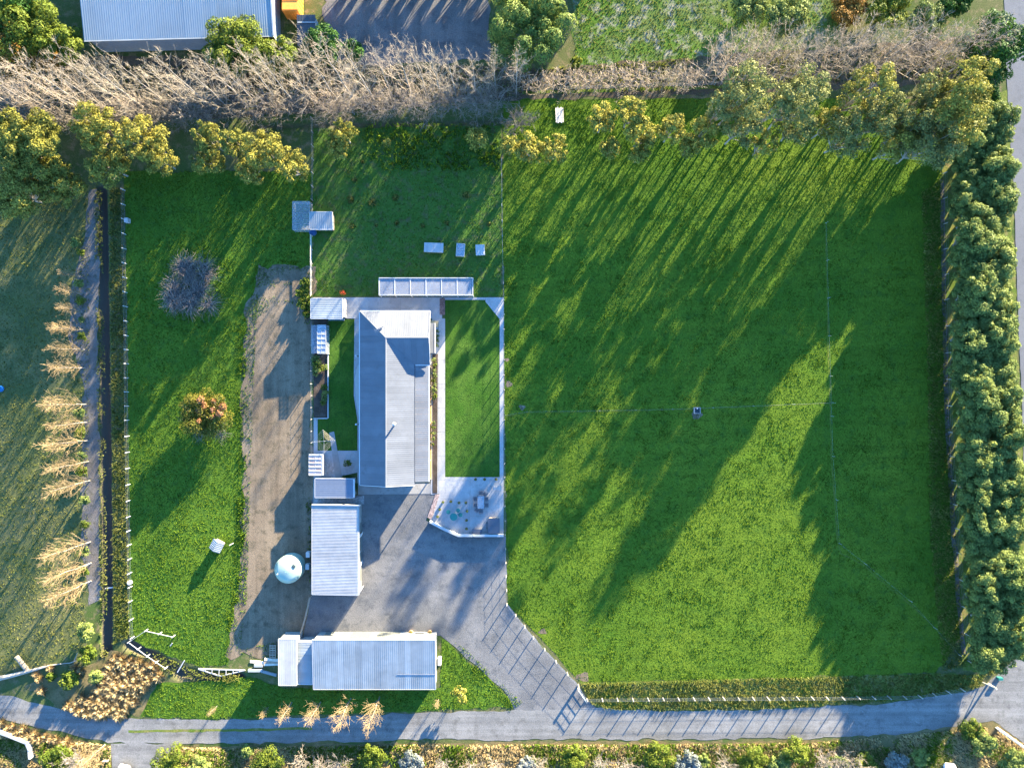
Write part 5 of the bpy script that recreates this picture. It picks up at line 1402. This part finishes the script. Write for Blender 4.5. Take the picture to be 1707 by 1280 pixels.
# ---- tussocks and dry grass -----------------------------------------------
def tussock_mesh(name,rs,R,h,n,mat,w=.05):
    a=rs.uniform(0,6.28,n); el=rs.uniform(.35,1.4,n); L=rs.uniform(.7,1.15,n)*math.hypot(R,h)*.85
    d=np.stack([np.cos(a)*np.cos(el),np.sin(a)*np.cos(el),np.sin(el)],1)
    s=np.stack([-np.sin(a),np.cos(a),np.zeros(n)],1)*w*rs.uniform(.6,1.4,n)[:,None]
    b=d*np.array([.12,.12,0])*R
    m=b+d*L[:,None]*.55
    tip=m+(d+np.array([0,0,-.75])*np.cos(el)[:,None])*L[:,None]*.45
    tip[:,2]=np.maximum(tip[:,2],.03)
    V=np.stack([b-s*.7,b+s*.7,m+s,tip,m-s],1).reshape(-1,3)
    F=np.arange(n*5).reshape(-1,5)
    return np_mesh(name,V,F,mat,np.repeat(rs.uniform(0,1,n),5))
TU=[tussock_mesh('tussock%d'%k,np.random.RandomState(900+k),.75,.95,150,M['grass_dry'],.05) for k in range(4)]
rs=np.random.RandomState(15)
TP=[(190,1094),(262,1108),(268,1125),(240,1150),(228,1165),(205,1192),(160,1192),(128,1186),(112,1175),(140,1160),(165,1150),(175,1125)]
cand=[]
tries=0
while len(cand)<78 and tries<6000:
    tries+=1
    p=(rs.uniform(108,270),rs.uniform(1092,1194))
    if inside(TP,np.array([p[0]]),np.array([p[1]]))[0] and all((p[0]-q[0])**2+(p[1]-q[1])**2>72 for q in cand): cand.append(p)
for k,(px,py) in enumerate(cand):
    c=W(px,py); o=obj('tussock',TU[k%4],None,(c.x,c.y,0),rs.uniform(0,6.28)); s=rs.uniform(.75,1.15); o.scale=(s,s,s)
    tag(o,'pale straw-coloured tussock in the dense patch beside the lane','tussock','tussock patch by the lane')
for k,(px,py) in enumerate([(60,1122),(66,1130),(72,1150),(125,1113),(137,1116),(131,1123),(85,1112)]+[(x_,1203+(x_*.26)+rs.uniform(-2,10)) for x_ in np.arange(4,130,9)]+[(x_,1215+(x_*.24)+rs.uniform(0,6)) for x_ in np.arange(8,60,10)]):
    c=W(px,py); o=obj('tussock',TU[k%4],None,(c.x,c.y,0),rs.uniform(0,6.28)); s=rs.uniform(.6,1.0); o.scale=(s,s,s)
    tag(o,'scattered straw-coloured tussock at the lane bend','tussock','tussocks at the lane bend')
GT=[tussock_mesh('weed%d'%k,np.random.RandomState(920+k),.5,.5,60,M['grass_mixed'],.04) for k in range(3)]
for k,(px,py,s) in enumerate(((585,334,1.1),(621,338,1.3),(660,330,1.0),(776,326,1.0),(627,376,.6),(661,372,.8),(705,377,.7),(592,300,.9),(588,378,.8),(745,372,.7),(815,374,.8),(604,270,.6))):
    c=W(px,py); o=obj('weed_clump',GT[k%3],None,(c.x,c.y,0),k*1.0); o.scale=(s,s,s)
    tag(o,'coarse yellowish weed clump in the back garden grass','weed','weed clumps in the back garden')

def tufts(name,label,polys,dens,h,w,mat,seed,excl=(),bl=3,noise=None,lean=.35):
    """grass blades over an area, one mesh"""
    rs=np.random.RandomState(seed); XS=[];YS=[]
    for poly in polys:
        P=px_poly(poly); xs=[p[0] for p in P]; ys=[p[1] for p in P]
        n=int((max(xs)-min(xs))*(max(ys)-min(ys))*dens)
        x=rs.uniform(min(xs),max(xs),n); y=rs.uniform(min(ys),max(ys),n)
        k=inside(P,x,y)
        for e in excl: k&=~inside(px_poly(e),x,y)
        if noise: k&=(fbm(x*noise[0]+seed,y*noise[0])+rs.uniform(-.12,.12,n))>noise[1]
        XS.append(x[k]);YS.append(y[k])
    x=np.concatenate(XS);y=np.concatenate(YS);n=len(x)
    big=fbm(x*.45+3,y*.45+8)
    hh=h*rs.uniform(.5,1.3,n)*(.45+1.1*big)
    t=np.clip(.15+rs.uniform(0,.5,n)+(fbm(x*.22+40,y*.22)-.5)*.9+(fbm(x*1.7,y*1.7+60)-.5)*.6,0,.85)
    V=np.zeros((n,bl,3,3))
    for b in range(bl):
        a=rs.uniform(0,6.28,n); ww=w*rs.uniform(.6,1.3,n)
        dx,dy=np.cos(a)*ww,np.sin(a)*ww
        ox,oy=rs.uniform(-.06,.06,n),rs.uniform(-.06,.06,n)
        V[:,b,0]=np.stack([x+ox-dx,y+oy-dy,np.full(n,.0)],1)
        V[:,b,1]=np.stack([x+ox+dx,y+oy+dy,np.full(n,.0)],1)
        V[:,b,2]=np.stack([x+ox+rs.normal(0,lean,n)*hh,y+oy+rs.normal(0,lean,n)*hh,hh],1)
    me=np_mesh(name,V.reshape(-1,3),np.arange(n*bl*3).reshape(-1,3),mat,np.repeat(t,bl*3))
    o=obj(name,me); tag(o,label,'grass',kind='stuff'); return o
tufts('paddock_grass','short lush grass over the big green paddock',[PADDOCK],26,.065,.05,M['grass_green'],1,excl=WORN)
tufts('paddock_weeds','coarser grass clumps across the big green paddock',[PADDOCK],26,.10,.055,M['grass_green'],2,noise=(.9,.62),excl=WORN)
tufts('side_paddock_grass','lush grass over the left side paddock',[LEFTP,VERGE_S],28,.11,.05,M['grass_green'],3)
tufts('back_garden_grass','grass over the back garden behind the house',[BACK],24,.085,.045,M['grass_green'],4)
tufts('field_grass','thin grass over the shaded left field',[FIELDL,TOPP],14,.13,.05,M['grass_mixed'],5)
tufts('verge_grass','long mixed grass on the lane verge and ditch bank',[VERGE_E,[(183,315),(207,315),(212,640),(214,900),(217,1060),(190,1075),(188,800),(184,500)]],40,.32,.05,M['grass_mixed'],6)
tufts('dry_roadside_grass','dry tan grass along the roadside and lane bend',[[(-20,1212),(80,1228),(190,1242),(380,1246),(700,1240),(1000,1240),(1350,1238),(1600,1216),(1660,1210),(1707,1240),(1707,1300),(-20,1300)],TP],42,.38,.05,M['grass_dry'],7,excl=[[(185,1236),(300,1240),(262,1280),(262,1420),(185,1420)]],noise=(.5,.36))
tufts('hedge_foot_grass','long grey-green grass along the foot of the hedge',[[(1535,320),(1570,300),(1580,700),(1600,1000),(1610,1110),(1570,1118),(1550,900),(1545,600)],[(1606,1100),(1660,1085),(1690,1060),(1700,1080),(1645,1130)]],30,.3,.05,M['grass_mixed'],8)
tufts('litter_undergrowth','rough undergrowth beneath the bare poplars',[[(-20,110),(320,110),(900,115),(1600,70),(1600,130),(1150,152),(880,160),(520,180),(130,200),(-20,208)]],16,.35,.06,M['grass_mixed'],9,noise=(.4,.42))
tufts('lawn_grass','close-mown lawn grass beside the house',[[(743,501),(808,501),(832,532),(832,794),(743,794)],[(550,534),(589,534),(589,620),(588,660),(595,700),(595,750),(530,750),(530,698),(550,698)]],60,.06,.035,M['grass_lawn'],10)
tufts('rank_weeds','rank dark weeds along the drain above the back garden',[[(610,208),(832,205),(834,285),(640,285),(600,250)]],16,.4,.09,M['grass_green'],12,noise=(.6,.42))
tufts('track_edge_weeds','leafy weeds along the edge of the dirt track',[[(400,560),(412,560),(410,1000),(395,1000)],[(500,470),(521,450),(521,540),(505,540)],[(509,830),(520,830),(519,990),(512,990)]],14,.28,.08,M['grass_green'],13,noise=(.35,.5))
tufts('dirt_edge_grass','thin grass creeping over the edges of the dirt track and gravel',[[(392,560),(432,470),(425,600),(418,800),(412,1000),(400,1080),(376,1080),(392,900)],[(425,430),(521,436),(521,520),(470,500),(415,540)],[(740,1060),(775,1080),(870,1170),(850,1185),(800,1130)],[(378,1085),(500,1062),(505,1072),(440,1100)]],40,.12,.05,M['grass_green'],14,noise=(.5,.49))
tufts('ditch_weeds','weeds hanging over both banks of the dark ditch',[[(158,318),(170,318),(176,640),(180,1000),(180,1095),(168,1095),(164,700)],[(215,1085),(300,1130),(400,1137),(400,1122),(330,1118),(262,1088)]],30,.3,.05,M['grass_mixed'],15,noise=(.5,.46))
tufts('roadside_scrub_grass','green grass mixed into the dry roadside',[[(-20,1225),(190,1250),(380,1246),(700,1240),(1000,1240),(1350,1238),(1600,1216),(1707,1240),(1707,1300),(-20,1300)]],56,.4,.06,M['grass_green'],16,noise=(.30,.50),excl=[[(185,1236),(300,1240),(262,1280),(262,1420),(185,1420)]])

# ---- garden plants ---------------------------------------------------------
PS=[leafy_meshes('plant%d'%k,np.random.RandomState(950+k),.5,.6,6,150,.10,M['leaf_hedge' if k!=1 else 'leaf_bright'],M['bark_tree'],base=.05,cl=(.4,.55),trunk_r=.03) for k in range(3)]
for k,(px,py,s) in enumerate(((528,598,1.2),(527,608,1.3),(532,606,1.0),(530,616,1.2),(538,614,1.1),(544,613,.9),(526,620,.9),(541,645,1.0),(543,655,1.1),(542,665,1.0),(540,672,.9),(528,625,.7))):
    c=W(px,py); place_leafy('garden_plant','leafy green plant in the white-edged garden bed','plants in the garden bed',PS[k%3],(c.x,c.y,.04),k*.9,s,'plant')
for k,(px,py,s) in enumerate(((724,600,.7),(725,609,.8),(724,618,.7),(725,626,.8),(724,634,.8),(725,642,.7),(724,650,.9),(725,659,.8),(724,664,.6),(723,705,.6),(723,713,.7),(723,722,.7),(723,731,.6),(722,740,.5),(729,552,.6),(729,560,.6),(729,568,.7),(729,576,.6))):
    c=W(px,py); place_leafy('border_plant','small shrub in the narrow border along the house front','plants along the house front',PS[k%3],(c.x,c.y,.07),k*.9,s,'plant')
POT=MB().lathe([(.12,0),(.17,.28),(.19,.30),(.19,.34),(.15,.34),(.14,.28),(.02,.27)],(0,0,0),12).mesh('pot',M['terracotta'])
for k,(px,py) in enumerate(((739,836),(752,835),(765.5,837),(777,837),(733.5,848),(730,860),(779,851),(778,866),(778,880),(793,798),(808,798),(827,798))):
    c=W(px,py); r=empty('potted_plant',(c.x,c.y,ZT)); tag(r,'small plant in a pot standing on the pale patio','potted plant','potted plants on the patio')
    obj('pot',POT,r); o=obj('leaves',PS[k%3][1],r,(0,0,.26)); o.scale=(.36,.36,.6)
c=W(580,771); place_leafy('courtyard_plant','lone spiky plant growing in the white courtyard slab',None,PS[1],(c.x,c.y,.06),0,1.2,'plant')
hb=leafy_meshes('box_hedge',np.random.RandomState(970),1.0,.7,9,500,.09,M['leaf_dark'],M['bark_tree'],base=.05,cl=(.3,.4),trunk_r=.04)
c=W(579,793.5); place_leafy('box_hedge','short dark clipped hedge beside the slate-roofed shed',None,hb,(c.x,c.y,.05),0,(.95,.28,1.0),'hedge')
c=W(595,811); place_leafy('box_hedge','dark bush squeezed between slate-roofed shed and house',None,hb,(c.x,c.y,.03),1.57,(.7,.28,1.4),'bush')
fl_=leafy_meshes('red_flower',np.random.RandomState(971),.42,.7,6,130,.07,leaf_mat('red_petals',(.55,.06,.02),(.8,.16,.05),.2,0),M['bark_tree'],base=.3,cl=(.4,.5),trunk_r=.03)
c=W(572.5,488); place_leafy('flower_clump','orange-red flowering clump above the garden store',None,fl_,(c.x,c.y,0),0,1.0,'flowers')
for (px,l) in ((685.5,'timber tub of yellow flowers left of the yard bench'),(717,'timber tub of yellow flowers right of the yard bench')):
    c=W(px,1052.5); r=empty('flower_tub',(c.x,c.y,.02)); tag(r,l,'planter')
    MB().lathe([(.24,0),(.3,.2),(.28,.42),(.24,.42),(.24,.36),(.02,.36)],(0,0,0),14).build('tub',M['timber_warm'],r)
    o=obj('flowers',fl_[1],r,(0,0,.2)); o.scale=(.7,.7,.6)
    o.data=o.data.copy(); o.data.materials.clear(); o.data.materials.append(M['leaf_gum'])
# creeper on the track-side fence
cr=leafy_meshes('creeper',np.random.RandomState(975),1.0,1.1,12,700,.13,M['leaf_bright'],M['bark_tree'],base=.05,cl=(.25,.4),trunk_r=.03)
for k,(px,py,s) in enumerate(((511,478,1.0),(506,492,.9),(512,505,1.1),(514,520,.8))):
    c=W(px,py); place_leafy('creeper','green creeper mound along the fence beside the garden store','creepers by the garden store',cr,(c.x,c.y,0),k,(s*.9,s*1.1,s),'plant')

# ------------------------------------------------------------------ move every thing's Empty to its base
bpy.context.view_layer.update()
for r in [o for o in scene.objects if o.type=='EMPTY' and o.parent is None and o.location.length<1e-6]:
    lo=[1e9,1e9]; hi=[-1e9,-1e9]
    for ch in r.children_recursive:
        if ch.type!='MESH': continue
        for v in ch.bound_box:
            p=ch.matrix_world@Vector(v)
            for k in range(2): lo[k]=min(lo[k],p[k]); hi[k]=max(hi[k],p[k])
    if lo[0]>hi[0]: continue
    off=Vector(((lo[0]+hi[0])/2,(lo[1]+hi[1])/2,0))
    r.location=off
    for ch in r.children: ch.location=ch.location-off
